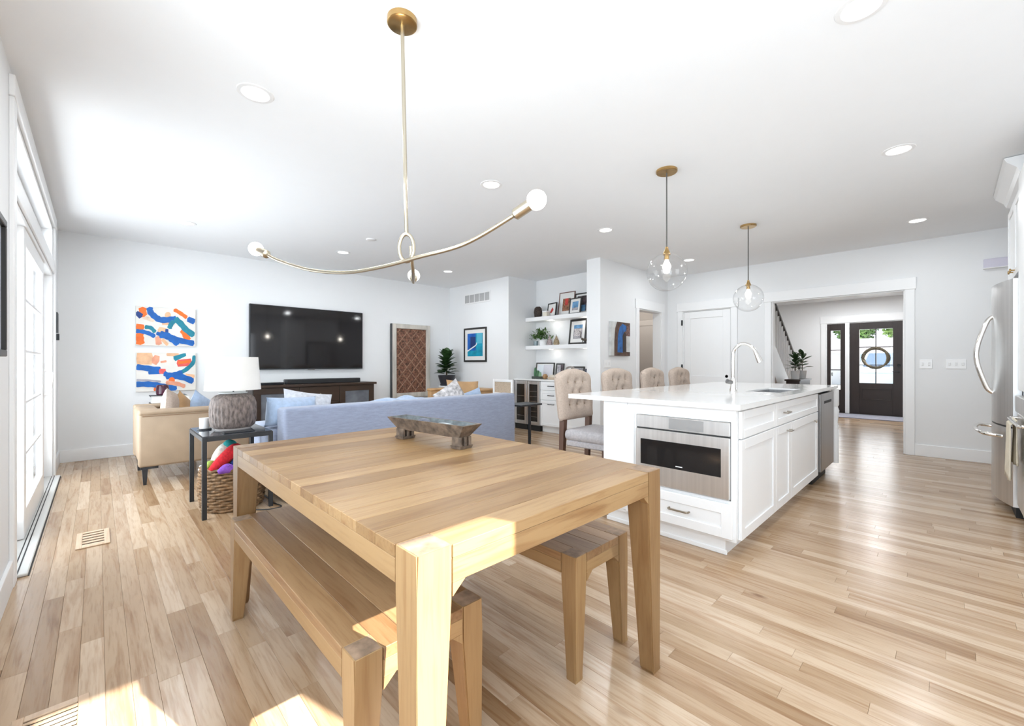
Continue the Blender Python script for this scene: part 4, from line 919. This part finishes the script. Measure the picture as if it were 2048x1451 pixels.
part(ctb, 'top', M_black, 3.92, 4.34, 3.86, 4.18, .600, .622, .003); part(ctb, 'post', M_black, 4.10, 4.13, 3.87, 3.90, .012, .60, .002); part(ctb, 'foot_bar', M_black, 3.92, 4.32, 3.86, 3.91, 0, .012, .002)

# ------------------------------------------------------------------ niche: coolers, drawers, worktop, floating shelves
NX = 5.385
for y0, y1, lb, rows in ((5.16, 5.455, 'left beverage cooler with steel-framed glass door in the niche', 3), (4.855, 5.15, 'right wine cooler with wire racks behind its steel-framed glass door', 6)):
    c = thing('beverage_cooler', lb, 'cooler', (NX+.25, (y0+y1)/2, 0), group='niche coolers')
    part(c, 'cabinet', M_dark, NX+.035, NX+.52, y0, y1, .0, .862)
    d = MB().box(NX, NX+.034, y0, y0+.05, .10, .858, .003).box(NX, NX+.034, y1-.05, y1, .10, .858, .003).box(NX, NX+.034, y0+.05, y1-.05, .10, .16, .003).box(NX, NX+.034, y0+.05, y1-.05, .80, .858, .003).build('door_frame', M_steel, c)
    part(d, 'door_glass', mat('cooler_glass', (.02, .018, .016), .08), NX+.008, NX+.014, y0+.05, y1-.05, .16, .80, 0)
    for k in range(rows): part(c, 'rack', M_steel_d, NX+.0065, NX+.0079, y0+.065, y1-.065, .24+k*.52/rows, .248+k*.52/rows, 0)
    part(c, 'toe_grille', M_dark, NX+.02, NX+.034, y0, y1, 0, .095, 0)
dc = thing('drawer_cabinet', 'white shaker drawer cabinet beside the coolers in the niche', 'cabinet', (NX+.25, 4.33, 0))
part(dc, 'carcass', M_cab, NX+.02, NX+.53, 3.82, 4.845, .1, .862); part(dc, 'toe_kick', M_cab, NX+.07, NX+.5, 3.82, 4.845, 0, .1)
for yy0, yy1 in ((4.34, 4.835), (3.83, 4.33)):
    for z0, z1 in ((.715, .852), (.55, .707), (.115, .542)):
        d = part(dc, 'drawer', M_cab, NX+.002, NX+.02, yy0+.004, yy1-.004, z0, z1, .002); frame_x(d, NX+.002, -1, yy0+.006, yy1-.006, z0+.002, z1-.002, .045, M_cab, .008)
        zc = (z0+z1)/2 if z1-z0 < .2 else z1-.06; ym = (yy0+yy1)/2
        MB().tube(spline([(NX-.006, ym-.06, zc), (NX-.03, ym-.06, zc), (NX-.032, ym-.045, zc), (NX-.032, ym+.045, zc), (NX-.03, ym+.06, zc), (NX-.006, ym+.06, zc)], 3), .006, 7).build('bar_pull', M_black, d, True)
tag(B(NX-.015, 5.978, 3.802, 5.468, .864, .892, .003).build('niche_worktop', M_quartz), 'white worktop over the coolers and drawers in the niche', 'worktop')
for z, lb in ((1.93, 'upper thick white floating shelf in the niche'), (1.415, 'lower thick white floating shelf in the niche')):
    s_ = thing('floating_shelf', lb, 'shelf', (5.83, 4.64, z), group='niche shelves'); part(s_, 'board', M_cab, 5.68, 5.978, 3.802, 5.468, z, z+.07, .003)
    for yy in (4.95, 4.2): MB().lathe([(0, -.004), (.03, -.004), (.033, 0), (0, 0)], (5.80, yy, z), 16).build('puck_light', M_can, s_, True); lamp('POINT', 'shelf_puck', (5.80, yy, z-.04), .9, (1, .95, .87), shadow_soft_size=.03)
# on the upper shelf
PR = mat('photo_red', (.50, .04, .03), .5, var=.4); PBr = mat('photo_warm', (.24, .10, .05), .5, var=.8, vscale=30); PS = mat('photo_sky', (.12, .28, .48), .5, var=.5, vscale=12); PG = mat('photo_grey', (.30, .29, .31), .5, var=.6, vscale=26); PD = mat('photo_dark', (.07, .05, .06), .5, var=.8, vscale=24)
M_rfr = mat('rosewood_frame', (.20, .10, .08), .4)
Z1_, Z2_, Z3_ = 2.0005, 1.4855, .8925
picture('photo_frame', 'black frame with a red figure at the left of the upper shelf', 'frame', 0, (5.84, 4.97, Z1_), .27, .25, .02, .04, M_bfr, [(PR, [(.15, .1), (.5, .05), (.85, .45), (.6, .85), (.35, .55)])], 'frames on the niche shelves', 8, -PI/2-.25)
picture('photo_frame', 'tall thin rosewood frame with a warm portrait on the upper shelf', 'frame', 0, (5.92, 4.71, Z1_), .35, .43, .014, .075, M_rfr, [(PBr, R(0, 1, 0, .9)), (PR, R(.3, .7, .4, .9))], 'frames on the niche shelves', 8, -PI/2)
picture('photo_frame', 'small black frame with a seaside photo on the upper shelf', 'frame', 0, (5.80, 4.42, Z1_), .27, .28, .02, .045, M_bfr, [(PS, R(0, 1, 0, 1)), (PG, R(0, 1, 0, .3))], 'frames on the niche shelves', 8, -PI/2-.12)
picture('photo_frame', 'dark frame half hidden by the wall end on the upper shelf', 'frame', 0, (5.90, 4.36, Z1_), .30, .37, .02, .03, M_bfr, [(PD, R(0, 1, 0, 1)), (PS, R(.3, .9, 0, .4))], 'frames on the niche shelves', 8, -PI/2)
hd = thing('woven_vase', 'dark brown rounded woven vase at the left end of the upper shelf', 'vase', (5.82, 5.28, Z1_)); MB().lathe([(0, 0), (.065, 0), (.075, .03), (.085, .11), (.07, .18), (.04, .205), (.035, .205), (0, .19)], (5.82, 5.28, Z1_), 20, .8, 1.).build('vase_body', mat('dark_wicker', (.045, .032, .026), .8, var=.6, vscale=50, bump=.6, bscale=80), hd, True)
wb = thing('small_box', 'little cream box beside the dark vase on the upper shelf', 'box', (5.79, 5.06, Z1_)); part(wb, 'box_body', mat('cream_box', (.70, .66, .56), .7), 5.75, 5.83, 5.01, 5.11, Z1_, Z1_+.085, .003); part(wb, 'lid', M_white, 5.745, 5.835, 5.005, 5.115, Z1_+.085, Z1_+.105, .003)
# on the lower shelf
sp = thing('shelf_plant', 'bushy green leafy plant in a white pot on the lower shelf', 'plant', (5.80, 5.16, Z2_))
MB().lathe([(0, 0), (.06, 0), (.07, .10), (.066, .10), (.058, .01), (0, .01)], (5.80, 5.14, Z2_), 22).build('pot', M_white, sp, True)
tag(MB().lathe([(0, 0), (.04, 0), (.045, .085), (.04, .085), (0, .07)], (5.77, 5.29, Z2_), 16).build('glass_jar', mat('blue_grey_glass', (.22, .28, .30), .15), smooth=True), 'small blue-grey jar left of the white pot on the lower shelf', 'jar')
mb = MB()
for i in range(240):
    a, e, rr = random.random()*2*PI, random.uniform(-.35, 1.35), random.uniform(.05, .20); c = Vector((5.80+rr*math.cos(a)*math.cos(e)*.75, 5.19+rr*math.sin(a)*math.cos(e)*1.25, Z2_+.16+rr*math.sin(e)*.85))
    d = Vector((random.uniform(-1, 1), random.uniform(-1, 1), random.uniform(-.3, 1))).normalized(); s2 = d.cross(Vector((0, 0, 1))).normalized()*.018
    mb.poly([c-d*.034, c+s2, c+d*.04, c-s2])
o = mb.build('foliage', M_leaf2, sp); o['kind'] = 'stuff'
for yy, c, lb in ((4.955, (.33, .27, .27), 'mottled grey-pink ornament by the plant on the lower shelf'), (4.80, (.30, .23, .14), 'brown pear-shaped ornament on the lower shelf')):
    v = thing('ornament', lb, 'ornament', (5.77, yy, Z2_), group='ornaments on the lower shelf'); MB().lathe([(0, 0), (.045, 0), (.056, .03), (.045, .08), (.02, .125), (.014, .155), (0, .16)], (5.77, yy, Z2_), 16).build('ornament_body', mat('ornament_%d' % int(yy*100), c, .6, var=.6, vscale=50), v, True); MB().tube([(5.77, yy, Z2_+.155), (5.775, yy+.006, Z2_+.185)], .004, 6).build('stalk', M_walnut, v)
picture('photo_frame', 'big black frame with a pale city photo on the lower shelf', 'frame', 0, (5.88, 4.43, Z2_), .40, .44, .034, .065, M_bfr, [(PG, R(0, 1, 0, .8)), (PS, R(0, 1, .75, 1)), (mat('photo_pale', (.50, .46, .46), .5, var=.5, vscale=40), R(.1, .9, .2, .72))], 'frames on the niche shelves', 7, -PI/2-.12)
fg = thing('animal_figurine', 'small dark branching animal figurine before the city photo', 'figurine', (5.76, 4.17, Z2_)); M_fg = mat('dark_bronze', (.10, .08, .06), .4, .7)
mb = MB(); z = Z2_; mb.tube(spline([(5.76, 4.25, z+.09), (5.76, 4.20, z+.07), (5.76, 4.12, z+.075), (5.76, 4.09, z+.13), (5.76, 4.06, z+.14)], 5), [.008]+[.02]*14+[.014]*5+[.008], 8) 
for yy in (4.22, 4.13): mb.tube([(5.755, yy, z+.07), (5.75, yy+.005, z)], .007, 6)
mb.tube(spline([(5.76, 4.25, z+.09), (5.76, 4.28, z+.14), (5.76, 4.26, z+.19), (5.76, 4.29, z+.21)], 4), .006, 6); mb.build('figurine_body', M_fg, fg, True)
# on the niche worktop
pc = thing('cactus_planter', 'green cactus figures in a dark planter on the niche worktop', 'plant', (5.62, 5.10, Z3_)); part(pc, 'planter', mat('dark_planter', (.05, .06, .05), .6), 5.56, 5.68, 5.0, 5.20, Z3_, Z3_+.04, .004)
for yy, h, r_ in ((5.16, .20, .028), (5.10, .15, .032), (5.05, .12, .026)): MB().lathe([(0, .03), (r_, .03), (r_*1.1, h*.5), (r_*.8, h*.9), (0, h)], (5.62, yy, Z3_), 14).build('cactus', mat('cactus_%d' % int(yy*100), (.05, .14, .06) if h > .14 else (.25, .42, .25), .6, var=.3), pc, True)
picture('photo_frame', 'wide black frame with a white sheet on the niche worktop', 'frame', 0, (5.83, 5.13, Z3_), .44, .285, .02, .02, M_bfr, [(mat('paper_lilac', (.62, .61, .66), .7), R(.4, 1, 0, 1)), (PW, R(0, .4, 0, 1))], 'frames on the niche worktop', 8, -PI/2)
picture('photo_frame', 'narrow black frame with a grey photo on the niche worktop', 'frame', 0, (5.86, 4.80, Z3_), .17, .27, .02, .004, M_bfr, [(PG, R(0, .6, 0, 1)), (PD, R(.6, 1, 0, 1))], 'frames on the niche worktop', 8, -PI/2+.1)
picture('photo_frame', 'black frame leaning low beside the first stool back on the niche worktop', 'frame', 0, (5.84, 4.40, Z3_), .28, .22, .025, .004, M_bfr, [(PG, R(0, 1, 0, 1))], 'frames on the niche worktop', 10, -PI/2)
picture('photo_frame', 'navy frame at the right end of the niche worktop', 'frame', 0, (5.84, 4.10, Z3_), .28, .18, .02, .004, mat('navy_frame', (.02, .025, .06), .4), [(PD, R(0, 1, 0, 1))], 'frames on the niche worktop', 10, -PI/2)
tag(MB().sphere((5.54, 4.86, Z3_+.045), .045, 10, (1, 1.1, 1)).build('gourd', mat('tan_ball', (.34, .19, .08), .6, var=.3), smooth=True), 'tan round gourd lying on the niche worktop', 'gourd')
tag(MB().lathe([(0, 0), (.11, 0), (.13, .03), (.125, .035), (0, .03)], (5.56, 4.66, Z3_), 24).build('dish', mat('pale_dish', (.60, .48, .36), .5), smooth=True), 'wide tan dish under the cream dish on the niche worktop', 'dish')
tag(MB().lathe([(0, .036), (.09, .036), (.10, .07), (.095, .074), (0, .06)], (5.56, 4.66, Z3_), 24).build('dish', mat('cream_dish', (.70, .64, .55), .5), smooth=True), 'small cream dish stacked on the tan dish on the niche worktop', 'dish')
kn = thing('knot_sculpture', 'pale looped knot sculpture on the niche worktop', 'sculpture', (5.60, 4.36, Z3_)); kp = []
for k in range(40):
    a = 2*PI*k/40; kp.append((5.60+.02*math.sin(2*a), 4.36+.055*math.sin(a)*(1.25-.4*math.cos(a)), Z3_+.118-.095*math.cos(a)*1.0))
MB().tube(kp, .016, 8, closed=True).build('loop', mat('stone_grey', (.30, .27, .25), .7, var=.4, vscale=30), kn, True)

# ------------------------------------------------------------------ partition wall: art, switch plate
art = thing('arched_artwork', 'blue and brown arch painting hung on the partition wall', 'painting', (5.78, YP-.02, 1.28))
part(art, 'canvas', mat('art_ground', (.55, .56, .55), .7, var=.2), 5.50, 6.055, YP-.035, YP-.001, 1.28, 1.80, .002)
yv = YP-.0356; AB = mat('art_brown', (.085, .045, .03), .6, var=.5, vscale=18); AU = mat('art_blue', (.01, .10, .32), .5, var=.5, vscale=12); AC = mat('art_rust', (.16, .085, .075), .6, var=.8, vscale=40)
def ap(m, pts, i): MB().poly([(5.50+.555*u, yv-.0004*i, 1.28+.52*v) for u, v in pts]).build('painted_shape', m, art)
ap(AB, [(.18, .0), (1, .0), (1, .12), (.8, .12), (.8, .6), (1, .6), (1, 1), (.32, 1), (.22, .8), (.18, .4)], 0); ap(AU, [(.34, .1), (.62, .1), (.62, .62), (.7, .72), (.8, .75), (.8, .9), (.6, .96), (.45, .85), (.36, .6)], 1); ap(AC, [(.8, .6), (1, .6), (1, .95), (.85, .9), (.8, .75)], 2); ap(mat('art_dark', (.03, .02, .018), .6), [(.6, .12), (.78, .12), (.78, .66), (.68, .72), (.6, .6)], 3)
def plate(label, c0, c1, gang, axis):
    p_ = thing('switch_plate', label, 'switch', tuple((a+b)/2 for a, b in zip(c0, c1)), group='wall switch plates')
    B(c0[0], c1[0], c0[1], c1[1], c0[2], c1[2], .002).build('plate', M_white, p_)
    for g in range(gang):
        t_ = (g+.5)/gang
        if axis == 'X': y_ = c0[1]+(c1[1]-c0[1])*t_; B(c0[0]-.006, c0[0], y_-.010, y_+.010, (c0[2]+c1[2])/2-.02, (c0[2]+c1[2])/2+.02, .002).build('toggle', M_canrim, p_)
        else: x_ = c0[0]+(c1[0]-c0[0])*t_; B(x_-.012, x_+.012, c0[1]-.006, c0[1], (c0[2]+c1[2])/2-.02, (c0[2]+c1[2])/2+.02, .002).build('toggle', M_canrim, p_)
plate('double switch plate below the arch painting', (5.37, YP-.007, 1.10), (5.545, YP, 1.215), 2, 'Y')
plate('double switch plate nearest the cased opening', (XR-.007, .135, 1.10), (XR, .25, 1.215), 2, 'X'); plate('triple switch plate next to the refrigerator', (XR-.007, -.155, 1.10), (XR, .015, 1.215), 3, 'X')
cb = thing('chime_box', 'pale lavender box mounted high on the wall beside the fridge cabinet', 'box', (XR, -.45, 2.26)); part(cb, 'body', mat('pale_lavender', (.62, .60, .70), .4), XR-.06, XR-.001, -.62, -.29, 2.265, 2.375, .006); part(cb, 'lower_lip', M_canrim, XR-.063, XR-.001, -.62, -.288, 2.262, 2.272, .001)
lk = thing('key_holder', 'small black wall hook rail by the far end of the sliding door', 'hook', (XL, 6.82, 1.5)); part(lk, 'bar', M_black, XL+.001, XL+.02, 6.72, 6.92, 1.50, 1.72, .003); part(lk, 'hook', M_black, XL+.001, XL+.03, 6.80, 6.84, 1.42, 1.49, .003)
lf_ = thing('wall_frame', 'black framed picture on the near left wall cut by the photo edge', 'picture', (XL, 2.9, 1.22)); 
for q in ((2.35, 3.07, 1.20, 1.23), (2.35, 3.07, 1.80, 1.83), (2.35, 2.38, 1.23, 1.80), (3.04, 3.07, 1.23, 1.80)): part(lf_, 'frame_rail', M_bfr, XL+.001, XL+.028, *q, .003)
part(lf_, 'picture', mat('pale_blue_picture', (.45, .50, .56), .3), XL+.001, XL+.012, 2.38, 3.04, 1.23, 1.80, 0)
# floor registers
M_reg = wood('register_oak', (.66, .50, .36), (.60, .44, .30), (.55, .39, .26), 'Y', .4, .6, knots=False)
def register(label, x0, x1, y0, y1, n):
    r = thing('floor_register', label, 'vent', ((x0+x1)/2, (y0+y1)/2, 0), group='wooden floor registers'); e = .028
    for q in ((x0, x0+e, y0, y1), (x1-e, x1, y0, y1), (x0+e, x1-e, y0, y0+e), (x0+e, x1-e, y1-e, y1)): part(r, 'border', M_reg, q[0], q[1], q[2], q[3], .0005, .008, .002)
    part(r, 'duct', M_dark, x0+e, x1-e, y0+e, y1-e, .0003, .0012, 0)
    for k in range(n): a = y0+e+(y1-y0-2*e)*k/n; part(r, 'slat', M_reg, x0+e, x1-e, a+.003, a+(y1-y0-2*e)/n*.62, .0013, .0065, .001)
register('slatted oak floor register in the bottom left corner beside the sun patch', -.20, -.02, 1.72, 2.12, 14)
register('slatted oak floor register near the sliding door threshold', -.10, .06, 3.80, 4.14, 5)

# ------------------------------------------------------------------ refrigerator, cabinets and range at the right edge
fgr = thing('refrigerator', 'stainless French-door refrigerator with bowed doors', 'refrigerator', (5.42, -.7, 0))
part(fgr, 'cabinet', M_steel_d, 4.96, 5.92, -1.03, -.39, .05, 1.81); part(fgr, 'base_grille', M_dark, 4.97, 5.91, -1.0, -.36, 0, .075, 0)
def bowed(x0, x1, z0, z1, yb=-.388, ye=-.345, bow=.085):
    mb = MB(); n = 14; F, K = [], []
    for i in range(n+1):
        t_ = i/n; xx = x0+(x1-x0)*t_; g = (xx-5.44)/.48; yy = ye+bow*(1-g*g); F.append((xx, yy)); K.append((xx, yb))
    for A, s_ in ((F, 1),):
        a = [mb.bm.verts.new((*p, z0)) for p in F]; b = [mb.bm.verts.new((*p, z1)) for p in F]; c = [mb.bm.verts.new((*p, z0)) for p in K]; d = [mb.bm.verts.new((*p, z1)) for p in K]
        for i in range(n): mb.bm.faces.new((a[i], a[i+1], b[i+1], b[i])); mb.bm.faces.new((c[i+1], c[i], d[i], d[i+1])); mb.bm.faces.new((b[i], b[i+1], d[i+1], d[i])); mb.bm.faces.new((a[i+1], a[i], c[i], c[i+1]))
        mb.bm.faces.new((a[0], b[0], d[0], c[0])); mb.bm.faces.new((a[-1], c[-1], d[-1], b[-1]))
    return mb
dL = bowed(5.445, 5.92, .685, 1.81).build('door', M_steel, fgr, True); dR = bowed(4.96, 5.435, .685, 1.81).build('door', M_steel, fgr, True); dZ = bowed(4.96, 5.92, .08, .672).build('freezer_drawer', M_steel, fgr, True)
MB().tube(spline([(5.50, -.265, 1.56), (5.50, -.225, 1.50), (5.50, -.17, 1.24), (5.50, -.225, .98), (5.50, -.265, .92)], 8), .016, 10).build('handle', M_chrome, dL, True)
MB().tube(spline([(5.38, -.265, 1.56), (5.38, -.225, 1.50), (5.38, -.17, 1.24), (5.38, -.225, .98), (5.38, -.265, .92)], 8), .016, 10).build('handle', M_chrome, dR, True)
MB().tube(spline([(5.82, -.30, .60), (5.78, -.20, .61), (5.44, -.165, .61), (5.10, -.20, .61), (5.06, -.30, .60)], 8), .015, 10).build('handle', M_chrome, dZ, True)
uc = thing('fridge_cabinet', 'white upper cabinet with crown moulding above the refrigerator', 'cabinet', (5.42, -.7, 1.88)); part(uc, 'carcass', M_cab, 4.92, 5.96, -1.03, -.41, 1.88, 2.60, .002)
for x0, x1 in ((4.93, 5.435), (5.445, 5.95)):
    d = part(uc, 'door', M_cab, x0, x1, -.41, -.392, 1.885, 2.52, .002)
    for q in ((x0, x0+.06, 1.885, 2.52), (x1-.06, x1, 1.885, 2.52), (x0+.06, x1-.06, 1.885, 1.945), (x0+.06, x1-.06, 2.46, 2.52)): B(q[0], q[1], -.392, -.383, q[2], q[3], .002).build('stile', M_cab, d)
    MB().lathe([(.006, 0), (.006, .018), (.015, .022), (.015, .03), (0, .033)], ((5.50 if x0 > 5.4 else 5.38), -.383, 1.93), 12, axis='Y').build('knob', M_brass, d, True)
mb = MB()
prof = [(-.41, 2.58), (-.375, 2.59), (-.36, 2.63), (-.31, 2.68), (-.295, 2.715), (-.41, 2.715)]
mb.poly([(4.908, y_, z_) for y_, z_ in prof], (1, 0, 0), 1.07); mb.build('crown_moulding', M_cab, uc)
tc = thing('tall_cabinet', 'white tall cabinet at the right edge before the refrigerator', 'cabinet', (4.6, -.7, .95)); part(tc, 'carcass', M_cab, 4.30, 4.905, -1.03, -.385, .96, 2.60, .002); part(tc, 'door', M_cab, 4.31, 4.895, -.385, -.366, .97, 2.55, .002)
rg = thing('range', 'stainless kitchen range with bar handle at the right edge', 'range', (4.5, -.7, 0)); part(rg, 'body', M_steel, 4.15, 4.90, -1.03, -.39, .03, .90, .003); part(rg, 'oven_door', M_steel, 4.16, 4.89, -.39, -.36, .12, .80, .004); part(rg, 'kick', M_dark, 4.17, 4.88, -1.0, -.42, 0, .03, 0); part(rg, 'control_front', M_steel, 4.16, 4.89, -.39, -.35, .81, .93, .004)
MB().tube(spline([(4.84, -.36, .765), (4.84, -.325, .765), (4.80, -.315, .765), (4.24, -.315, .765), (4.20, -.325, .765), (4.20, -.36, .765)], 4), .011, 10).build('bar_handle', M_chrome, rg, True)
tw = MB()
def tf(u, v):
    d = 1 if v > .5 else -1; q = abs(v-.5)*2
    return Vector((4.50+u*.27+.03*(1-q)*math.sin(u*6), -.315+d*(.016+.010*math.sin(u*15)*q), .778-.42*q*(1 if d > 0 else .75)))
tw.grid(tf, 20, 24); two = tw.build('kitchen_towel', mat('cream_towel', (.68, .62, .50), .95, var=.08, bump=.3, bscale=200), smooth=True); md = two.modifiers.new('thickness', 'SOLIDIFY'); md.thickness = .004
tag(two, 'cream towel hanging over the range handle at the right edge', 'towel')

# ------------------------------------------------------------------ foyer: stair, console with plants, mat, wreath
sr = thing('staircase', 'white staircase with dark handrail rising across the foyer', 'stairs', (10, 2.75, 0))
M_tread = mat('stair_tread', (.42, .30, .19), .4, var=.2); M_rail = mat('dark_handrail', (.035, .032, .034), .4)
run, rise, sx0 = .27, .18, 11.0
for i in range(12):
    x1 = sx0-run*i; z = rise*(i+1)
    part(sr, 'riser', M_trim, x1-run, x1-.012, 2.27, 3.35, max(0, z-rise-.25), z-.03, 0); part(sr, 'tread', M_tread if i % 1 == 0 else M_trim, x1-run, x1+.02, 2.24, 3.35, z-.03, z, .004)
    for k in (.07, .205):
        xb = x1-k; zr = z+.90-(.07-k)*rise/run*0
        MB().tube([(xb, 2.29, z), (xb, 2.29, rise*(sx0-xb)/run+rise+.86)], .014, 6).build('baluster', M_trim, sr)
mb = MB(); mb.poly([(sx0+.0, 2.238, 0), (sx0, 2.238, .16), (sx0-run*12, 2.238, .16+rise*12), (sx0-run*12, 2.238, rise*12-.2), (sx0-.9, 2.238, 0)], (0, 1, 0), .03); mb.build('stringer', M_trim, sr)
MB().tube([(sx0+.06, 2.29, 1.04), (sx0-run*12, 2.29, rise*12+1.07)], .032, 8).build('handrail', M_rail, sr, True)
part(sr, 'newel_post', M_trim, sx0+.03, sx0+.13, 2.24, 2.34, 0, 1.16, .004); part(sr, 'newel_cap', M_trim, sx0+.015, sx0+.145, 2.225, 2.355, 1.16, 1.19, .006)
fc = thing('foyer_console', 'dark wood console table at the foot of the stairs', 'table', (9.5, 2.05, 0))
part(fc, 'top', M_espresso, 9.05, 9.95, 1.85, 2.10, .84, .87, .003); part(fc, 'apron', M_espresso, 9.08, 9.92, 1.87, 2.08, .72, .84, .002)
for x in (9.07, 9.88):
    for yy in (1.865, 2.045): part(fc, 'leg', M_espresso, x, x+.05, yy, yy+.04, 0, .72, .002)
for x, yy, n, h, lb in ((9.28, 1.98, 30, .26, 'dark leafy plant in a low white bowl on the foyer console'), (9.72, 1.96, 18, .30, 'dark leafy plant in a white bucket pot on the foyer console')):
    p_ = thing('potted_plant', lb, 'plant', (x, yy, .871), group='plants on the foyer console')
    MB().lathe([(0, 0), (.06, 0), (.075, .15), (.08, .155), (.07, .155), (.055, .02), (0, .02)], (x, yy, .871), 20).build('pot', M_white, p_, True); MB().tube([(x, yy, .95), (x, yy, 1.2)], .008, 6).build('stem', MATS['plant_stem'], p_)
    leafy(p_, M_leaf, (x, yy, 1.05), n, h, .12, .075, .15, local=(x, yy, .871))
mt = thing('door_mat', 'grey foyer mat lying before the front door', 'rug', (11.9, 1.2, 0)); part(mt, 'pile', mat('grey_mat', (.36, .36, .42), .95, var=.2, vscale=40, bump=.3, bscale=200), 11.45, 12.30, .45, 2.1, .001, .014, .003)
part(mt, 'border', mat('mat_border', (.22, .22, .27), .95), 11.42, 11.45, .45, 2.1, .001, .014, .002)
wr = thing('door_wreath', 'round twig wreath hanging on the front door glass', 'wreath', (XF-.03, 1.12, 1.28)); M_tw = mat('twig', (.13, .11, .075), .9, var=.6, vscale=60, bump=.6, bscale=80)
mb = MB()
for j in range(5):
    pts = [(XF-.035+.018*math.cos(k*.9+j), 1.12+(.215+.02*math.sin(k*.7+j*1.3))*math.cos(2*PI*k/48), 1.28+(.215+.02*math.sin(k*.8+j*1.3))*math.sin(2*PI*k/48)) for k in range(48)]; mb.tube(pts, .017, 6, closed=True)
mb.build('twig_ring', M_tw, wr, True)
MB().tube([(XF-.03, 1.12, 1.50), (XF-.005, 1.12, 1.935)], .004, 5).build('hanger', M_black, wr)
# ------------------------------------------------------------------ outside the front door: car, house, trees
car = thing('parked_car', 'pale blue car parked on the drive outside the front door', 'car', (17.5, 2.0, -.08)); M_carp = mat('pale_blue_paint', (.50, .66, .80), .2, coat=.6)
mb = MB(); mb.poly([(15.9, .2, .2), (20.2, .2, .2), (20.2, .2, .95), (19.6, .2, 1.0), (18.9, .2, 1.5), (17.4, .2, 1.5), (16.7, .2, 1.02), (16.0, .2, .9)], (0, 1, 0), 1.75); bmesh.ops.bevel(mb.bm, geom=list(mb.bm.edges), offset=.05, segments=2, affect='EDGES'); mb.build('car_body', M_carp, car, True)
MB().poly([(16.76, .35, 1.06), (16.76, 1.80, 1.06), (17.36, 1.72, 1.47), (17.36, .43, 1.47)], (-.6, 0, .8), .012).build('windshield', mat('car_glass', (.12, .18, .28), .08), car)
for x in (16.7, 19.3):
    for yy in (.17, 1.75): MB().lathe([(0, 0), (.31, 0), (.33, .05), (.33, .17), (.31, .22), (0, .22)], (x, yy, .25), 24, axis='Y').build('wheel', M_black, car, True)
part(car, 'number_plate', M_white, 15.88, 15.90, .85, 1.30, .45, .57, .002)
hs = thing('neighbour_house', 'pale house with grey roof across the street', 'house', (34, 3, -.08)); part(hs, 'walls', mat('pale_siding', (.66, .69, .73), .7), 31, 40, -6, 12, -.08, 1.75, 0)
mb = MB(); mb.poly([(30.4, -6.6, 1.75), (40.6, -6.6, 1.75), (35.5, -6.6, 2.75)], (0, 1, 0), 19.2); mb.build('roof', mat('grey_roof', (.42, .42, .46), .8, var=.2), hs)
for yy in (-3, 1, 5): part(hs, 'window', mat('far_window', (.10, .12, .15), .2), 30.97, 31.0, yy, yy+1.2, .6, 1.5, 0)
fn = thing('dark_fence', 'dark slatted fence outside the sidelight', 'fence', (15, 4, -.08))
for k in range(14): part(fn, 'slat', mat('fence_dark', (.05, .055, .06), .7), 15.0, 15.03, 2.35+k*.11, 2.44+k*.11, -.08, .95, 0)
part(fn, 'rail', MATS['fence_dark'], 15.03, 15.07, 2.3, 3.95, .80, .90, 0)
def tree(label, x, yy, h, r, m):
    t_ = thing('tree', label, 'tree', (x, yy, -.08), group='trees beyond the house'); MB().tube([(x, yy, -.08), (x+.1, yy, h*.7)], [.25, .12], 8).build('trunk', mat('bark', (.10, .075, .055), .9), t_); mb = MB()
    for i in range(1500):
        d = Vector((random.gauss(0, 1), random.gauss(0, 1), random.gauss(0, 1))).normalized()*r*random.uniform(.5, 1); c = Vector((x, yy, h*.72))+Vector((d.x, d.y, d.z*.9)); s_ = Vector((random.uniform(-1, 1), random.uniform(-1, 1), random.uniform(-1, 1))).normalized(); q = s_.cross(d.normalized()).normalized()*.10
        mb.poly([c-s_*.17, c+q, c+s_*.17, c-q])
    o = mb.build('crown', m, t_); o['kind'] = 'stuff'
M_tr = mat('tree_leaf', (.10, .20, .05), .7, var=.6, vscale=1.2); M_tr2 = mat('tree_leaf_light', (.20, .34, .09), .7, var=.5, vscale=1.2)
tree('dark green tree seen over the house through the left door pane', 43, 5.15, 5.6, 1.5, M_tr); tree('light green tree seen over the house through the right door pane', 44, 2.2, 5.6, 1.5, M_tr2); tree('green tree seen through the top of the sidelight', 42, 7.95, 5.4, 1.35, M_tr)
sh = thing('flowering_shrub', 'low bright green shrub outside the sidelight', 'shrub', (14.2, 2.15, -.08)); mb = MB()
for i in range(320):
    d = Vector((random.gauss(0, 1), random.gauss(0, 1), abs(random.gauss(0, 1)))).normalized()*random.uniform(.15, .34); c = Vector((14.2, 2.25, -.06))+d; s_ = Vector((random.uniform(-1, 1), random.uniform(-1, 1), random.uniform(-1, 1))).normalized(); q = s_.cross(d).normalized()*.04
    mb.poly([c-s_*.07, c+q, c+s_*.07, c-q])
o = mb.build('shrub_leaves', mat('shrub_leaf', (.28, .45, .04), .6, var=.4), sh); o['kind'] = 'stuff'
